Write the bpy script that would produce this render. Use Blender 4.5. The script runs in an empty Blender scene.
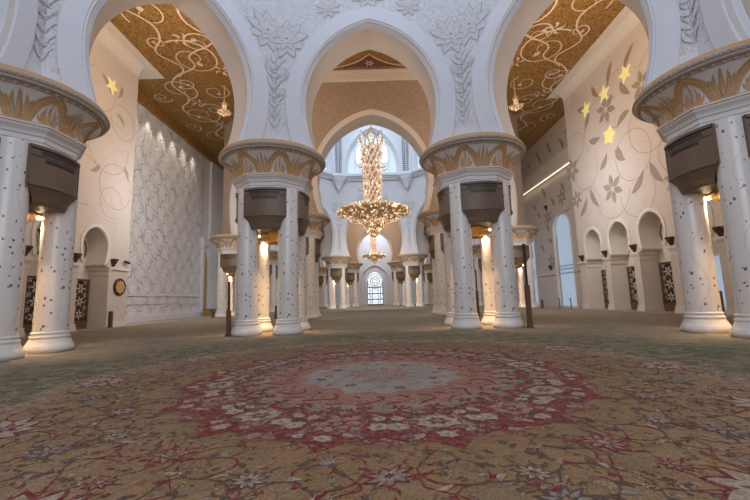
import bpy, math, random
from math import sin, cos, pi, sqrt, atan2, radians, hypot
from mathutils import Vector, Matrix

SC = bpy.context.scene
COL = SC.collection
random.seed(7)

# ------------------------------------------------------------------ camera
cam_data = bpy.data.cameras.new('camera')
cam_data.sensor_width = 36.0
cam_data.lens = 374.6 * 36.0 / 750.0
cam_data.clip_start = 0.05
cam_data.clip_end = 400
cam = bpy.data.objects.new('camera', cam_data)
COL.objects.link(cam)
_p, _r, _y = radians(7.43), radians(1.71), radians(0.1)
fwd = Vector((sin(_y) * cos(_p), cos(_y) * cos(_p), sin(_p)))
right0 = Vector((cos(_y), -sin(_y), 0))
up0 = right0.cross(fwd)
rightv = right0 * cos(_r) - up0 * sin(_r)
upv = right0 * sin(_r) + up0 * cos(_r)
cam.matrix_world = Matrix(((rightv.x, upv.x, -fwd.x, -0.04), (rightv.y, upv.y, -fwd.y, 0.0),
                           (rightv.z, upv.z, -fwd.z, 1.6), (0, 0, 0, 1)))
SC.camera = cam

# ------------------------------------------------------------------ world and exposure
SC.view_settings.view_transform = 'Standard'
SC.view_settings.look = 'None'
SC.view_settings.gamma = 1.0
SC.view_settings.exposure = 0.0
SC.view_settings.use_curve_mapping = False
w = bpy.data.worlds.new('world')
SC.world = w
w.use_nodes = True
w.node_tree.nodes['Background'].inputs[0].default_value = (0.62, 0.72, 1.0, 1)
w.node_tree.nodes['Background'].inputs[1].default_value = 0.2

COOL = (0.66, 0.79, 1.0)
PALE = (0.80, 0.88, 1.0)
WARM = (1.0, 0.80, 0.62)
HOT = (1.0, 0.66, 0.36)


def area(name, loc, target, size, power, color, size_y=None):
    d = bpy.data.lights.new(name, 'AREA')
    d.energy = power
    d.color = color
    d.size = size
    if size_y:
        d.shape = 'RECTANGLE'
        d.size_y = size_y
    o = bpy.data.objects.new(name, d)
    COL.objects.link(o)
    o.location = loc
    o.rotation_euler = (Vector(target) - Vector(loc)).to_track_quat('-Z', 'Y').to_euler()
    return o


def point(name, loc, power, color, radius=0.1):
    d = bpy.data.lights.new(name, 'POINT')
    d.energy = power
    d.color = color
    d.shadow_soft_size = radius
    o = bpy.data.objects.new(name, d)
    COL.objects.link(o)
    o.location = loc
    return o


# daylight of the dome over the near octagon, and of the doors behind the camera
area('dome_daylight_near', (0, 9, 26.5), (0, 11, 0), 14, 1400, COOL)
area('entrance_daylight', (0, -13, 15), (0, 20, 12), 20, 2150, COOL, 12)
area('warm_bounce_fill', (0, -12, 8), (0, 20, 6), 16, 950, (1.0, 0.82, 0.68), 5)  # added fill, stands in for warm bounce on the column shafts
# daylight of the main dome
area('dome_daylight_main', (0, 52, 43), (0, 52, 0), 24, 6500, (.64, .79, 1.0))
# added cool light under the closed ceiling, brightening the far end wall
area('far_end_fill', (0, 92, 22.5), (0, 94, 0), 9, 2600, PALE)
# added unseen fill lights behind the arcades, brightening side walls, ceiling and bays
for sx in (-1, 1):
    area('bay_fill_light', (sx * 12.0, 21.5, 18.5), (sx * 21, 30, 17), 3, 400, WARM)
    area('bay_fill_light', (sx * 13.5, 30, 8.4), (sx * 21.5, 33, 2.0), 2.5, 150, (1.0, .88, .78))
    area('bay_fill_light', (sx * 11.0, 23.0, 15.0), (sx * 16, 33, 23), 4, 700, WARM)
    area('bay_fill_light', (sx * 14.5, 31, 12.0), (sx * 24, 44, 9), 3, 520, (.86, .91, 1.0))
area('bay_fill_light', (0, 22.6, 20.2), (0, 33, 18), 6, 60, WARM, 1.0)
area('aisle_fill_light', (0, 58, 8.5), (0, 70, 3), 5, 700, (1.0, .88, .74))  # added fill to brighten the far pillars of the main dome
area('bay_fill_light', (0, 73, 21.5), (0, 78, 6), 9, 1500, WARM, 3.0)  # added warm fill for the bay beyond the main dome
# uplights standing on the capitals, outside the octagon: they graze the arch soffits
for ux, uy in ((-4.3, 22.2), (4.3, 22.2), (-7.4, 21.6), (7.4, 21.6), (-14.2, 15.6), (14.2, 15.6)):
    point('capital_uplight', (ux, uy, 10.0), 360, (1.0, .84, .70), 0.25)
for uy in (33.5, 36, 38.5, 41, 43.5, 46, 48.5):
    d_ = bpy.data.lights.new('wall_washer', 'SPOT')
    d_.energy = 620; d_.color = (1.0, .88, .74); d_.spot_size = radians(52); d_.spot_blend = .7; d_.shadow_soft_size = .1
    o_ = bpy.data.objects.new('wall_washer', d_)
    COL.objects.link(o_)
    o_.location = (-23.3, uy, 22.9)
    o_.rotation_euler = Vector((-.10, 0, -1)).to_track_quat('-Z', 'Y').to_euler()


# ------------------------------------------------------------------ materials
def mat(name, color, rough=0.5, metal=0.0, emit=None, estr=0.0, spec=0.5, sheen=0.0):
    m = bpy.data.materials.new(name)
    m.use_nodes = True
    b = m.node_tree.nodes['Principled BSDF']
    b.inputs['Base Color'].default_value = (*color, 1)
    b.inputs['Roughness'].default_value = rough
    b.inputs['Metallic'].default_value = metal
    b.inputs['Specular IOR Level'].default_value = spec
    if sheen:
        b.inputs['Sheen Weight'].default_value = sheen
    if emit:
        b.inputs['Emission Color'].default_value = (*emit, 1)
        b.inputs['Emission Strength'].default_value = estr
    return m


class NT:
    """small helper for building node graphs"""
    def __init__(s, m):
        s.m = m
        s.t = m.node_tree
        s.b = s.t.nodes['Principled BSDF']
        s.tc = s.t.nodes.new('ShaderNodeTexCoord')

    def n(s, kind, **kw):
        nd = s.t.nodes.new(kind)
        for k, v in kw.items():
            if k.startswith('_'):
                setattr(nd, k[1:], v)
            else:
                key = int(k[1:]) if k[0] == 'i' and k[1:].isdigit() else k.replace('_', ' ')
                if hasattr(v, 'is_output'):
                    s.t.links.new(v, nd.inputs[key])
                else:
                    nd.inputs[key].default_value = v
        return nd

    def link(s, a, b):
        s.t.links.new(a, b)

    def obj(s):
        return s.tc.outputs['Object']

    def noise(s, scale, detail=3, vec=None, rough=0.5, dist=0.0):
        nd = s.n('ShaderNodeTexNoise', Scale=scale, Detail=detail, Roughness=rough, Distortion=dist)
        s.link(vec or s.obj(), nd.inputs['Vector'])
        return nd.outputs['Fac']

    def math(s, op, a, b=0.0, c=0.0):
        nd = s.n('ShaderNodeMath', _operation=op, i0=a, i1=b, i2=c)
        return nd.outputs[0]

    def ramp(s, fac, stops, interp='LINEAR'):
        nd = s.n('ShaderNodeValToRGB')
        nd.color_ramp.interpolation = interp
        e = nd.color_ramp.elements
        while len(e) < len(stops):
            e.new(0.5)
        for k, (p, c) in enumerate(stops):
            e[k].position = p
            e[k].color = (*c, 1) if len(c) == 3 else c
        s.link(fac, nd.inputs[0])
        return nd.outputs[0]

    def mix(s, fac, a, b, blend='MIX'):
        nd = s.n('ShaderNodeMix', _data_type='RGBA', _blend_type=blend)
        for idx, v in ((0, fac), (6, a), (7, b)):
            if hasattr(v, 'is_output'):
                s.link(v, nd.inputs[idx])
            elif idx == 0:
                nd.inputs[0].default_value = v
            else:
                nd.inputs[idx].default_value = (*v, 1)
        return nd.outputs[2]

    def bump(s, h, strength=0.3, dist=0.05):
        nd = s.n('ShaderNodeBump', Strength=strength, Distance=dist)
        s.link(h, nd.inputs['Height'])
        s.link(nd.outputs[0], s.b.inputs['Normal'])

    def base(s, c):
        s.link(c, s.b.inputs['Base Color'])


def varied(name, c1, c2, scale, rough=0.5, bump=0.0, metal=0.0, detail=4, **kw):
    m = mat(name, c1, rough, metal, **kw)
    t = NT(m)
    f = t.noise(scale, detail)
    t.base(t.mix(f, c1, c2))
    if bump:
        t.bump(f, bump)
    return m


M = {}
M['marble'] = varied('polished_marble', (0.74, 0.74, 0.76), (0.66, 0.66, 0.69), 1.5, 0.42)
M['soffit'] = varied('warm_tinted_marble', (0.72, 0.66, 0.61), (0.67, 0.61, 0.55), 1.2, 0.42)  # marble soffits, with the side bays' warm light put into the colour
M['cream'] = varied('cream_stone', (0.75, 0.69, 0.62), (0.70, 0.63, 0.56), 2.0, 0.35)
M['stone_line'] = mat('carved_line', (0.40, 0.33, 0.27), 0.6)
M['petal_relief'] = varied('carved_petal_stone', (0.69, 0.67, 0.66), (0.61, 0.58, 0.57), 5.0, 0.5, 0.4)
M['lattice_dark'] = mat('pierced_screen', (0.10, 0.11, 0.13), 0.6)
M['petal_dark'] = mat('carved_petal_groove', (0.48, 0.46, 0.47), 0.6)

# carved floral stone
m = mat('carved_floral_stone', (0.7, 0.7, 0.7), 0.5)
t = NT(m)
wv = t.n('ShaderNodeTexNoise', Scale=1.3, Detail=2.0)
t.link(t.obj(), wv.inputs['Vector'])
wm = t.mix(0.18, (0, 0, 0), wv.outputs['Color'])
va = t.n('ShaderNodeVectorMath', _operation='ADD')
t.link(t.obj(), va.inputs[0]); t.link(wv.outputs['Color'], va.inputs[1])
vo = t.n('ShaderNodeTexVoronoi', _feature='DISTANCE_TO_EDGE', Scale=2.2)
t.link(va.outputs[0], vo.inputs['Vector'])
vo2 = t.n('ShaderNodeTexVoronoi', _feature='DISTANCE_TO_EDGE', Scale=5.5)
t.link(va.outputs[0], vo2.inputs['Vector'])
e1 = t.ramp(vo.outputs['Distance'], [(0.0, (0, 0, 0)), (0.035, (1, 1, 1))])
e2 = t.ramp(vo2.outputs['Distance'], [(0.0, (0.35, 0.35, 0.35)), (0.05, (1, 1, 1))])
ee = t.mix(1.0, e1, e2, 'MULTIPLY')
t.base(t.mix(ee, (0.63, 0.61, 0.61), (0.73, 0.72, 0.73)))
t.bump(ee, 0.5, 0.06)
M['carved'] = m

# tan carved panel of the arcade walls
m = mat('tan_carved_wall', (0.6, 0.45, 0.3), 0.6)
t = NT(m)
wv = t.n('ShaderNodeTexNoise', Scale=0.9, Detail=3.0)
t.link(t.obj(), wv.inputs['Vector'])
va = t.n('ShaderNodeVectorMath', _operation='ADD')
t.link(t.obj(), va.inputs[0]); t.link(wv.outputs['Color'], va.inputs[1])
vo = t.n('ShaderNodeTexVoronoi', _feature='DISTANCE_TO_EDGE', Scale=1.9)
t.link(va.outputs[0], vo.inputs['Vector'])
e1 = t.ramp(vo.outputs['Distance'], [(0.0, (0, 0, 0)), (0.09, (1, 1, 1))])
t.base(t.mix(e1, (0.34, 0.26, 0.20), (0.41, 0.32, 0.25)))
t.bump(e1, 0.5, 0.05)
M['tan'] = m

# relief wall: interlocking carved leaves on glossy marble
def ogee_lines(t, k1, k2, warp, wid, axis='Y', sq=1.0):
    wv = t.n('ShaderNodeTexNoise', Scale=.9, Detail=2.0)
    t.link(t.obj(), wv.inputs['Vector'])
    sp_ = t.n('ShaderNodeSeparateXYZ'); t.link(t.obj(), sp_.inputs[0])
    sw = t.n('ShaderNodeSeparateXYZ'); t.link(wv.outputs['Color'], sw.inputs[0])
    u = t.math('ADD', sp_.outputs[axis], t.math('MULTIPLY', sw.outputs[0], warp))
    v = t.math('ADD', t.math('MULTIPLY', sp_.outputs['Z'], sq), t.math('MULTIPLY', sw.outputs[1], warp))
    res = []
    for k in (k1, k2):
        a = t.math('COSINE', t.math('MULTIPLY', u, k))
        b = t.math('COSINE', t.math('MULTIPLY', v, k * .8))
        c = t.math('SINE', t.math('MULTIPLY', t.math('ADD', u, v), k * 1.7))
        q = t.math('ABSOLUTE', t.math('ADD', t.math('ADD', a, b), t.math('MULTIPLY', c, .45)))
        res.append(t.ramp(q, [(0.0, (0, 0, 0)), (wid, (.75, .75, .75)), (min(1, wid * 3), (1, 1, 1))]))
    return res


m = mat('ogee_relief_marble', (0.7, 0.7, 0.72), 0.28)
t = NT(m)
e1, e2 = ogee_lines(t, 2.9, 5.8, 1.0, .20)
e2b = t.mix(.55, e2, (1, 1, 1))
ee = t.mix(1.0, e1, e2b, 'MULTIPLY')
t.base(t.mix(ee, (0.46, 0.44, 0.45), (0.78, 0.76, 0.75)))
t.bump(ee, 0.9, 0.09)
M['relief'] = m

# side walls with faint carved vines
m = mat('side_wall_stone', (0.72, 0.62, 0.52), 0.38)
t = NT(m)
f = t.noise(0.8, 4)
vo = t.n('ShaderNodeTexVoronoi', _feature='DISTANCE_TO_EDGE', Scale=0.45)
t.link(t.obj(), vo.inputs['Vector'])
e1 = t.ramp(vo.outputs['Distance'], [(0.0, (0, 0, 0)), (0.012, (1, 1, 1))])
c = t.mix(f, (0.67, 0.59, 0.525), (0.62, 0.54, 0.475))
t.base(t.mix(e1, (0.55, 0.46, 0.38), c))
t.bump(t.noise(6, 3), 0.12)
M['side'] = m

# gold ceiling
m = mat('gold_relief_ceiling', (0.42, 0.22, 0.06), 0.45, 0.35)
t = NT(m)
n1 = t.noise(3.4, 3, dist=2.6)
n2 = t.noise(7.0, 2, dist=1.5)
k = t.ramp(n1, [(0.38, (0.21, 0.10, 0.024)), (0.5, (0.44, 0.235, 0.062)), (0.62, (0.54, 0.32, 0.10))])
t.base(k)
t.bump(t.math('ADD', n1, n2), 0.9, 0.15)
M['gold_ceiling'] = m
M['scroll'] = varied('cream_scroll', (0.76, 0.62, 0.47), (0.68, 0.54, 0.40), 2, 0.5)
M['purple'] = varied('purple_mosaic', (0.08, 0.02, 0.03), (0.2, 0.08, 0.07), 9, 0.5)

# speckled inlay columns
m = mat('inlaid_column_marble', (0.78, 0.75, 0.72), 0.25)
t = NT(m)
mp = t.n('ShaderNodeMapping')
t.link(t.obj(), mp.inputs['Vector'])
mp.inputs['Scale'].default_value = (1, 1, 0.8)
vo = t.n('ShaderNodeTexVoronoi', Scale=5.2, Randomness=1.0)
wn_ = t.n('ShaderNodeTexNoise', Scale=14.0, Detail=2.0)
t.link(t.obj(), wn_.inputs['Vector'])
vadd = t.n('ShaderNodeVectorMath', _operation='MULTIPLY_ADD')
t.link(wn_.outputs['Color'], vadd.inputs[0]); vadd.inputs[1].default_value = (.10, .10, .10); t.link(mp.outputs[0], vadd.inputs[2])
t.link(vadd.outputs[0], vo.inputs['Vector'])
rsep = t.n('ShaderNodeSeparateXYZ'); t.link(vo.outputs['Color'], rsep.inputs[0])
thr = t.math('MULTIPLY', rsep.outputs[0], .27)
sp = t.ramp(t.math('SUBTRACT', thr, vo.outputs['Distance']), [(0.0, (0, 0, 0)), (0.012, (1, 1, 1))])
fl = t.noise(30, 2)
fc = t.ramp(fl, [(0.4, (0.10, 0.075, 0.065)), (0.5, (0.26, 0.17, 0.11)), (0.6, (0.16, 0.15, 0.15))])
sepz = t.n('ShaderNodeSeparateXYZ')
t.link(t.obj(), sepz.inputs[0])
an = t.math('ARCTAN2', sepz.outputs['Y'], sepz.outputs['X'])
wz = t.math('SINE', t.math('MULTIPLY', sepz.outputs['Z'], 2.6))
ln = t.math('ABSOLUTE', t.math('SINE', t.math('ADD', t.math('MULTIPLY', an, 1.5), t.math('MULTIPLY', wz, 0.6))))
lr = t.ramp(ln, [(0.0, (1, 1, 1)), (0.018, (1, 1, 1)), (0.03, (0, 0, 0))])
base = t.mix(t.noise(2, 3), (0.82, 0.78, 0.74), (0.76, 0.71, 0.66))
c1 = t.mix(lr, base, (0.58, 0.52, 0.46))
t.base(t.mix(sp, c1, fc))
M['column'] = m
M['column_base'] = varied('column_base_marble', (0.80, 0.76, 0.72), (0.74, 0.69, 0.65), 2, 0.3)
M['capital'] = varied('capital_stone', (0.50, 0.42, 0.36), (0.42, 0.35, 0.29), 6, 0.5, 0.2)
M['capital_white'] = varied('capital_field', (0.76, 0.74, 0.73), (0.68, 0.66, 0.65), 5, 0.5)
M['lotus'] = varied('painted_lotus', (0.56, 0.34, 0.16), (0.44, 0.25, 0.11), 7, 0.5, 0.2)
M['lotus_pale'] = varied('painted_lotus_edge', (0.66, 0.45, 0.24), (0.56, 0.36, 0.18), 7, 0.5)
M['rim_dark'] = varied('carved_rim', (0.36, 0.29, 0.23), (0.26, 0.20, 0.15), 20, 0.6, 0.5)
M['rim_gold'] = mat('gilt_rim', (0.62, 0.33, 0.11), 0.5)
M['vent'] = varied('bronze_grey_panel', (0.185, 0.125, 0.080), (0.155, 0.103, 0.066), 9, 0.45)
M['vent_dark'] = mat('vent_slot', (0.02, 0.016, 0.013), 0.7)
M['brass'] = varied('brass_panel', (0.55, 0.34, 0.12), (0.42, 0.25, 0.08), 9, 0.35, metal=0.7)
M['lamp_glow'] = mat('downlight_glow', (1, 0.9, 0.75), 0.5, emit=(1.0, 0.78, 0.5), estr=14)
M['wood'] = varied('brown_wood', (0.17, 0.085, 0.045), (0.11, 0.055, 0.03), 8, 0.5)
M['door_dark'] = varied('dark_lattice_wood', (0.050, 0.022, 0.015), (0.03, 0.012, 0.009), 8, 0.5)
M['lattice_silver'] = mat('pale_lattice_flower', (0.62, 0.56, 0.50), 0.4, 0.3)
M['black'] = mat('black_metal', (0.02, 0.018, 0.017), 0.5)
M['sconce'] = varied('dark_bronze', (0.10, 0.06, 0.04), (0.06, 0.035, 0.025), 10, 0.4, metal=0.4)
M['star'] = varied('glowing_star_glass', (0.85, 0.75, 0.35), (.7, .58, .2), 6, 0.4, emit=(0.9, 0.78, 0.30), estr=0.30)
M['leaf_grey'] = varied('grey_green_inlay', (0.30, 0.25, 0.20), (0.42, 0.34, 0.26), 1.1, 0.45, detail=2)
M['leaf_brown'] = varied('amber_brown_inlay', (0.42, 0.24, 0.10), (0.30, 0.24, 0.19), 0.7, 0.45, detail=1)
M['vine'] = mat('vine_inlay', (0.40, 0.31, 0.23), 0.5)
M['daylight_glass'] = varied('daylight_glass', (0.45, 0.52, 0.6), (.35, .45, .55), 1.0, 0.25, emit=(0.42, 0.56, 0.74), estr=0.50)
M['dome_glass'] = mat('dome_window_glass', (0.6, 0.65, 0.68), 0.2, emit=(0.74, 0.88, 0.93), estr=0.40)
M['bright_glass'] = mat('bright_window_glass', (0.9, 0.95, 1), 0.2, emit=(0.86, 0.95, 1.0), estr=1.0)
M['lead'] = mat('dark_tracery', (0.10, 0.16, 0.21), 0.5)
M['pale_tracery'] = mat('pale_tracery', (0.5, 0.52, 0.52), 0.5)
M['led'] = mat('led_strip', (1, 0.85, 0.6), 0.5, emit=(1.0, 0.80, 0.60), estr=1.6)
M['dial_glass'] = mat('dim_round_glass', (0.30, 0.30, 0.22), 0.3, emit=(0.35, 0.36, 0.22), estr=0.18)
M['bead_gold'] = varied('gold_crystal', (0.75, 0.42, 0.12), (0.55, 0.25, 0.05), 3, 0.25, metal=0.6, emit=(1.0, 0.55, 0.18), estr=0.10)
M['bead_white'] = mat('lit_crystal', (0.88, 0.72, 0.58), 0.25, emit=(1.0, 0.72, 0.50), estr=0.34)
M['bead_glow'] = mat('bright_crystal', (1, 0.9, 0.7), 0.2, emit=(1.0, 0.84, 0.58), estr=1.1)
M['stem_glass'] = mat('stem_glass', (0.50, 0.33, 0.23), 0.3, emit=(1.0, 0.60, 0.36), estr=0.08)
M['gilt'] = mat('gilt_metal', (0.62, 0.38, 0.16), 0.45, 0.4, emit=(1.0, .6, .28), estr=.06)
M['floor_stone'] = varied('beige_floor_stone', (0.40, 0.32, 0.25), (0.34, 0.27, 0.21), 1.5, 0.35)


# ------------------------------------------------------------------ mesh building
class MB:
    def __init__(s):
        s.v = []; s.f = []; s.m = []; s.mat = 0; s.smooth = []; s.sm = False

    def add(s, *pts):
        k = len(s.v)
        s.v.extend([tuple(p) for p in pts])
        return list(range(k, k + len(pts)))

    def face(s, idx):
        s.f.append(tuple(idx)); s.m.append(s.mat); s.smooth.append(s.sm)

    def poly(s, *pts):
        s.face(s.add(*pts))

    def box(s, x0, x1, y0, y1, z0, z1, tr=None):
        P = [(x, y, z) for z in (z0, z1) for y in (y0, y1) for x in (x0, x1)]
        if tr:
            P = [tr(*q) for q in P]
        a = s.add(*P)
        for q in ((0, 2, 3, 1), (4, 5, 7, 6), (0, 1, 5, 4), (2, 6, 7, 3), (0, 4, 6, 2), (1, 3, 7, 5)):
            s.face([a[i] for i in q])

    def grid(s, rows, closed=False):
        """rows: list of equally long lists of points"""
        ids = [s.add(*r) for r in rows]
        n = len(rows[0])
        for i in range(len(rows) - 1):
            for j in range(n if closed else n - 1):
                k = (j + 1) % n
                s.face([ids[i][j], ids[i][k], ids[i + 1][k], ids[i + 1][j]])
        return ids

    def lathe(s, prof, n=32, c=(0, 0), cap0=False, cap1=False, shape=None):
        rows = []
        for q in prof:
            r, z = q[0], q[1]
            row = []
            for j in range(n):
                a = 2 * pi * j / n
                rr = shape(q, a) if shape else r
                row.append((c[0] + rr * cos(a), c[1] + rr * sin(a), z))
            rows.append(row)
        ids = s.grid(rows, True)
        if cap0:
            s.face(list(reversed(ids[0])))
        if cap1:
            s.face(ids[-1])

    def tube(s, pts, r, n=8, cap=True):
        pts = [Vector(p) for p in pts]
        rows = []
        for i, p in enumerate(pts):
            d = (pts[min(i + 1, len(pts) - 1)] - pts[max(i - 1, 0)]).normalized()
            a = Vector((0, 0, 1)) if abs(d.z) < 0.9 else Vector((1, 0, 0))
            u = d.cross(a).normalized(); v = d.cross(u)
            rr = r[i] if isinstance(r, (list, tuple)) else r
            rows.append([p + (u * cos(2 * pi * j / n) + v * sin(2 * pi * j / n)) * rr for j in range(n)])
        ids = s.grid(rows, True)
        if cap:
            s.face(ids[0]); s.face(list(reversed(ids[-1])))

    def ball(s, c, r, sz=1.0):
        o = []
        P = [(0, 0, 1), (1, 0, 0), (0, 1, 0), (-1, 0, 0), (0, -1, 0), (0, 0, -1)]
        a = s.add(*[(c[0] + p[0] * r, c[1] + p[1] * r, c[2] + p[2] * r * sz) for p in P])
        for q in ((0, 1, 2), (0, 2, 3), (0, 3, 4), (0, 4, 1), (5, 2, 1), (5, 3, 2), (5, 4, 3), (5, 1, 4)):
            s.face([a[i] for i in q])

    def build(s, name, mats, parent=None, loc=None, k=False):
        if k:
            s.v = [ks(*p) for p in s.v]
        me = bpy.data.meshes.new(name)
        me.from_pydata(s.v, [], s.f)
        for mm in (mats if isinstance(mats, (list, tuple)) else [mats]):
            me.materials.append(M[mm] if isinstance(mm, str) else mm)
        me.polygons.foreach_set('material_index', s.m)
        me.polygons.foreach_set('use_smooth', s.smooth)
        me.update()
        o = bpy.data.objects.new(name, me)
        COL.objects.link(o)
        if parent:
            o.parent = parent
        if loc:
            o.location = loc
        return o


KS = 1.052


def ks(x, y, z):
    """side walls stand a little farther out than first surveyed"""
    return (x * KS, y * KS, z * KS - .083 * min(1.0, max(0.0, z)))


def tag(o, label=None, cat=None, group=None, kind=None):
    for k, v in (('label', label), ('category', cat), ('group', group), ('kind', kind)):
        if v:
            o[k] = v
    return o


def empty(name, loc=(0, 0, 0), rz=0.0):
    o = bpy.data.objects.new(name, None)
    COL.objects.link(o)
    o.location = loc
    o.rotation_euler = (0, 0, rz)
    o.empty_display_size = 0.3
    return o


def copy_tree(o, parent=None):
    c = o.copy()
    COL.objects.link(c)
    c.parent = parent
    for ch in list(o.children):
        copy_tree(ch, c)
    return c


def structure_stuff(o):
    o['kind'] = 'stuff'
    return o


def structure(o):
    o['kind'] = 'structure'
    return o


# ------------------------------------------------------------------ flat ornament strokes
STROKES = [0]


def stroke(mb, pts, widths, place, lift=0.0):
    """ribbon along 2D pts; place(u, v, lift) -> 3D; every ribbon gets its own hair's breadth of height"""
    STROKES[0] = (STROKES[0] + 1) % 89
    lift += STROKES[0] * 1.2e-5
    n = len(pts)
    L, R = [], []
    for i in range(n):
        x0, y0 = pts[max(i - 1, 0)]; x1, y1 = pts[min(i + 1, n - 1)]
        dx, dy = x1 - x0, y1 - y0
        d = hypot(dx, dy) or 1
        w_ = widths[i] if isinstance(widths, (list, tuple)) else widths
        nx, ny = -dy / d * w_ / 2, dx / d * w_ / 2
        L.append(place(pts[i][0] + nx, pts[i][1] + ny, lift))
        R.append(place(pts[i][0] - nx, pts[i][1] - ny, lift))
    mb.grid([R, L])


def leaf(mb, a, b, w_, place, lift=0.0, bend=0.15, n=7):
    """pointed leaf from a to b"""
    pts, ws = [], []
    dx, dy = b[0] - a[0], b[1] - a[1]
    for i in range(n):
        s = i / (n - 1)
        k = sin(pi * s) * bend
        pts.append((a[0] + dx * s - dy * k, a[1] + dy * s + dx * k))
        ws.append(w_ * max(0.02, sin(pi * s ** 0.85)))
    stroke(mb, pts, ws, place, lift)


def petals(mb, c, r, k, place, lift=0.0, rot=0.0, fat=0.5, r0=0.12, step=None):
    for i in range(k):
        a = rot + 2 * pi * i / k
        leaf(mb, (c[0] + r * r0 * cos(a), c[1] + r * r0 * sin(a)), (c[0] + r * cos(a), c[1] + r * sin(a)),
             r * fat, place, lift + (i % 2) * (step if step is not None else 0.0), 0.0, 6)


def arc_pts(c, r, a0, a1, n=20, r1=None):
    r1 = r if r1 is None else r1
    return [(c[0] + (r + (r1 - r) * i / n) * cos(a0 + (a1 - a0) * i / n),
             c[1] + (r + (r1 - r) * i / n) * sin(a0 + (a1 - a0) * i / n)) for i in range(n + 1)]


def ngon(mb, pts, place, lift=0.0):
    mb.poly(*[place(x, y, lift) for x, y in pts])


# ------------------------------------------------------------------ arches
def horseshoe(hs, hm, zs, zm, za, n1=10, n2=16):
    """right half of the opening outline from spring to apex as (x, z)"""
    H = []
    for i in range(n1):
        s = i / n1
        H.append((hs + (hm - hs) * sin(s * pi / 2) ** 0.85, zs + (zm - zs) * s))
    rise = za - zm
    c = max(0.02, (rise * rise - hm * hm) / (2 * hm))
    R = hm + c
    amax = atan2(rise, c)
    for i in range(n2 + 1):
        a = amax * i / n2
        H.append((max(0.0, R * cos(a) - c), zm + R * sin(a)))
    H[-1] = (0.0, za)
    return H


def offset_curve(H, d):
    """grow the opening outline by d"""
    out = []
    n = len(H)
    for i in range(n):
        x0, z0 = H[max(i - 1, 0)]; x1, z1 = H[min(i + 1, n - 1)]
        dx, dz = x1 - x0, z1 - z0
        if i == n - 1:
            dx, dz = x1 - H[-2][0], z1 - H[-2][1]
        l = hypot(dx, dz) or 1
        nx, nz = dz / l, -dx / l
        x, z = H[i][0] + nx * d, H[i][1] + nz * d
        if i == 0:
            z = H[0][1]
        if i == n - 1:
            z = H[i][1] + d / max(0.45, nz if nz > 0 else 0.7) * 1.0
            x = 0.0
        out.append((max(0.0, x), z))
    return out


def half_turn(A, B, C_):
    a = atan2(B[1] - A[1], B[0] - A[0]); b = atan2(C_[1] - B[1], C_[0] - B[0])
    t_ = abs((b - a + pi) % (2 * pi) - pi)
    return math.tan(t_ / 2)


def frame_of(P0, P1, inward):
    """local frame of a wall line: x along, d towards the inside, z up"""
    P0, P1 = Vector(P0), Vector(P1)
    mid = (P0 + P1) / 2
    ex = (P1 - P0).normalized()
    nn = Vector((-ex.y, ex.x))
    if nn.dot(Vector(inward) - mid) < 0:
        nn = -nn
    def tr(x, d, z):
        return (mid.x + ex.x * x + nn.x * d, mid.y + ex.y * x + nn.y * d, z)
    return tr, (P1 - P0).length / 2


def sheet(mb, tr, H, xl, xr, ztop, d, zbot=None):
    """wall sheet with the arch opening left out"""
    for sgn, xe in ((-1, xl), (1, xr)):
        for i in range(len(H) - 1):
            (xa, za), (xb, zb) = H[i], H[i + 1]
            q = [(sgn * xa, za), (xe, za), (xe, zb), (sgn * xb, zb)]
            if xb < 1e-6:
                pass
            mb.poly(*[tr(x, d, z) for x, z in q])
    zt = H[-1][1]
    if ztop > zt:
        mb.poly(tr(xl, d, zt), tr(xr, d, zt), tr(xr, d, ztop), tr(xl, d, ztop))


def sweep(mb, tr, H, prof):
    """prof: list of (offset, d); sweeps round the opening"""
    rows = []
    for off, d in prof:
        C = offset_curve(H, off) if abs(off) > 1e-9 else H
        row = [tr(-x, d, z) for x, z in C] + [tr(x, d, z) for x, z in reversed(C[:-1])]
        rows.append(row)
    mb.grid(rows)


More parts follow.
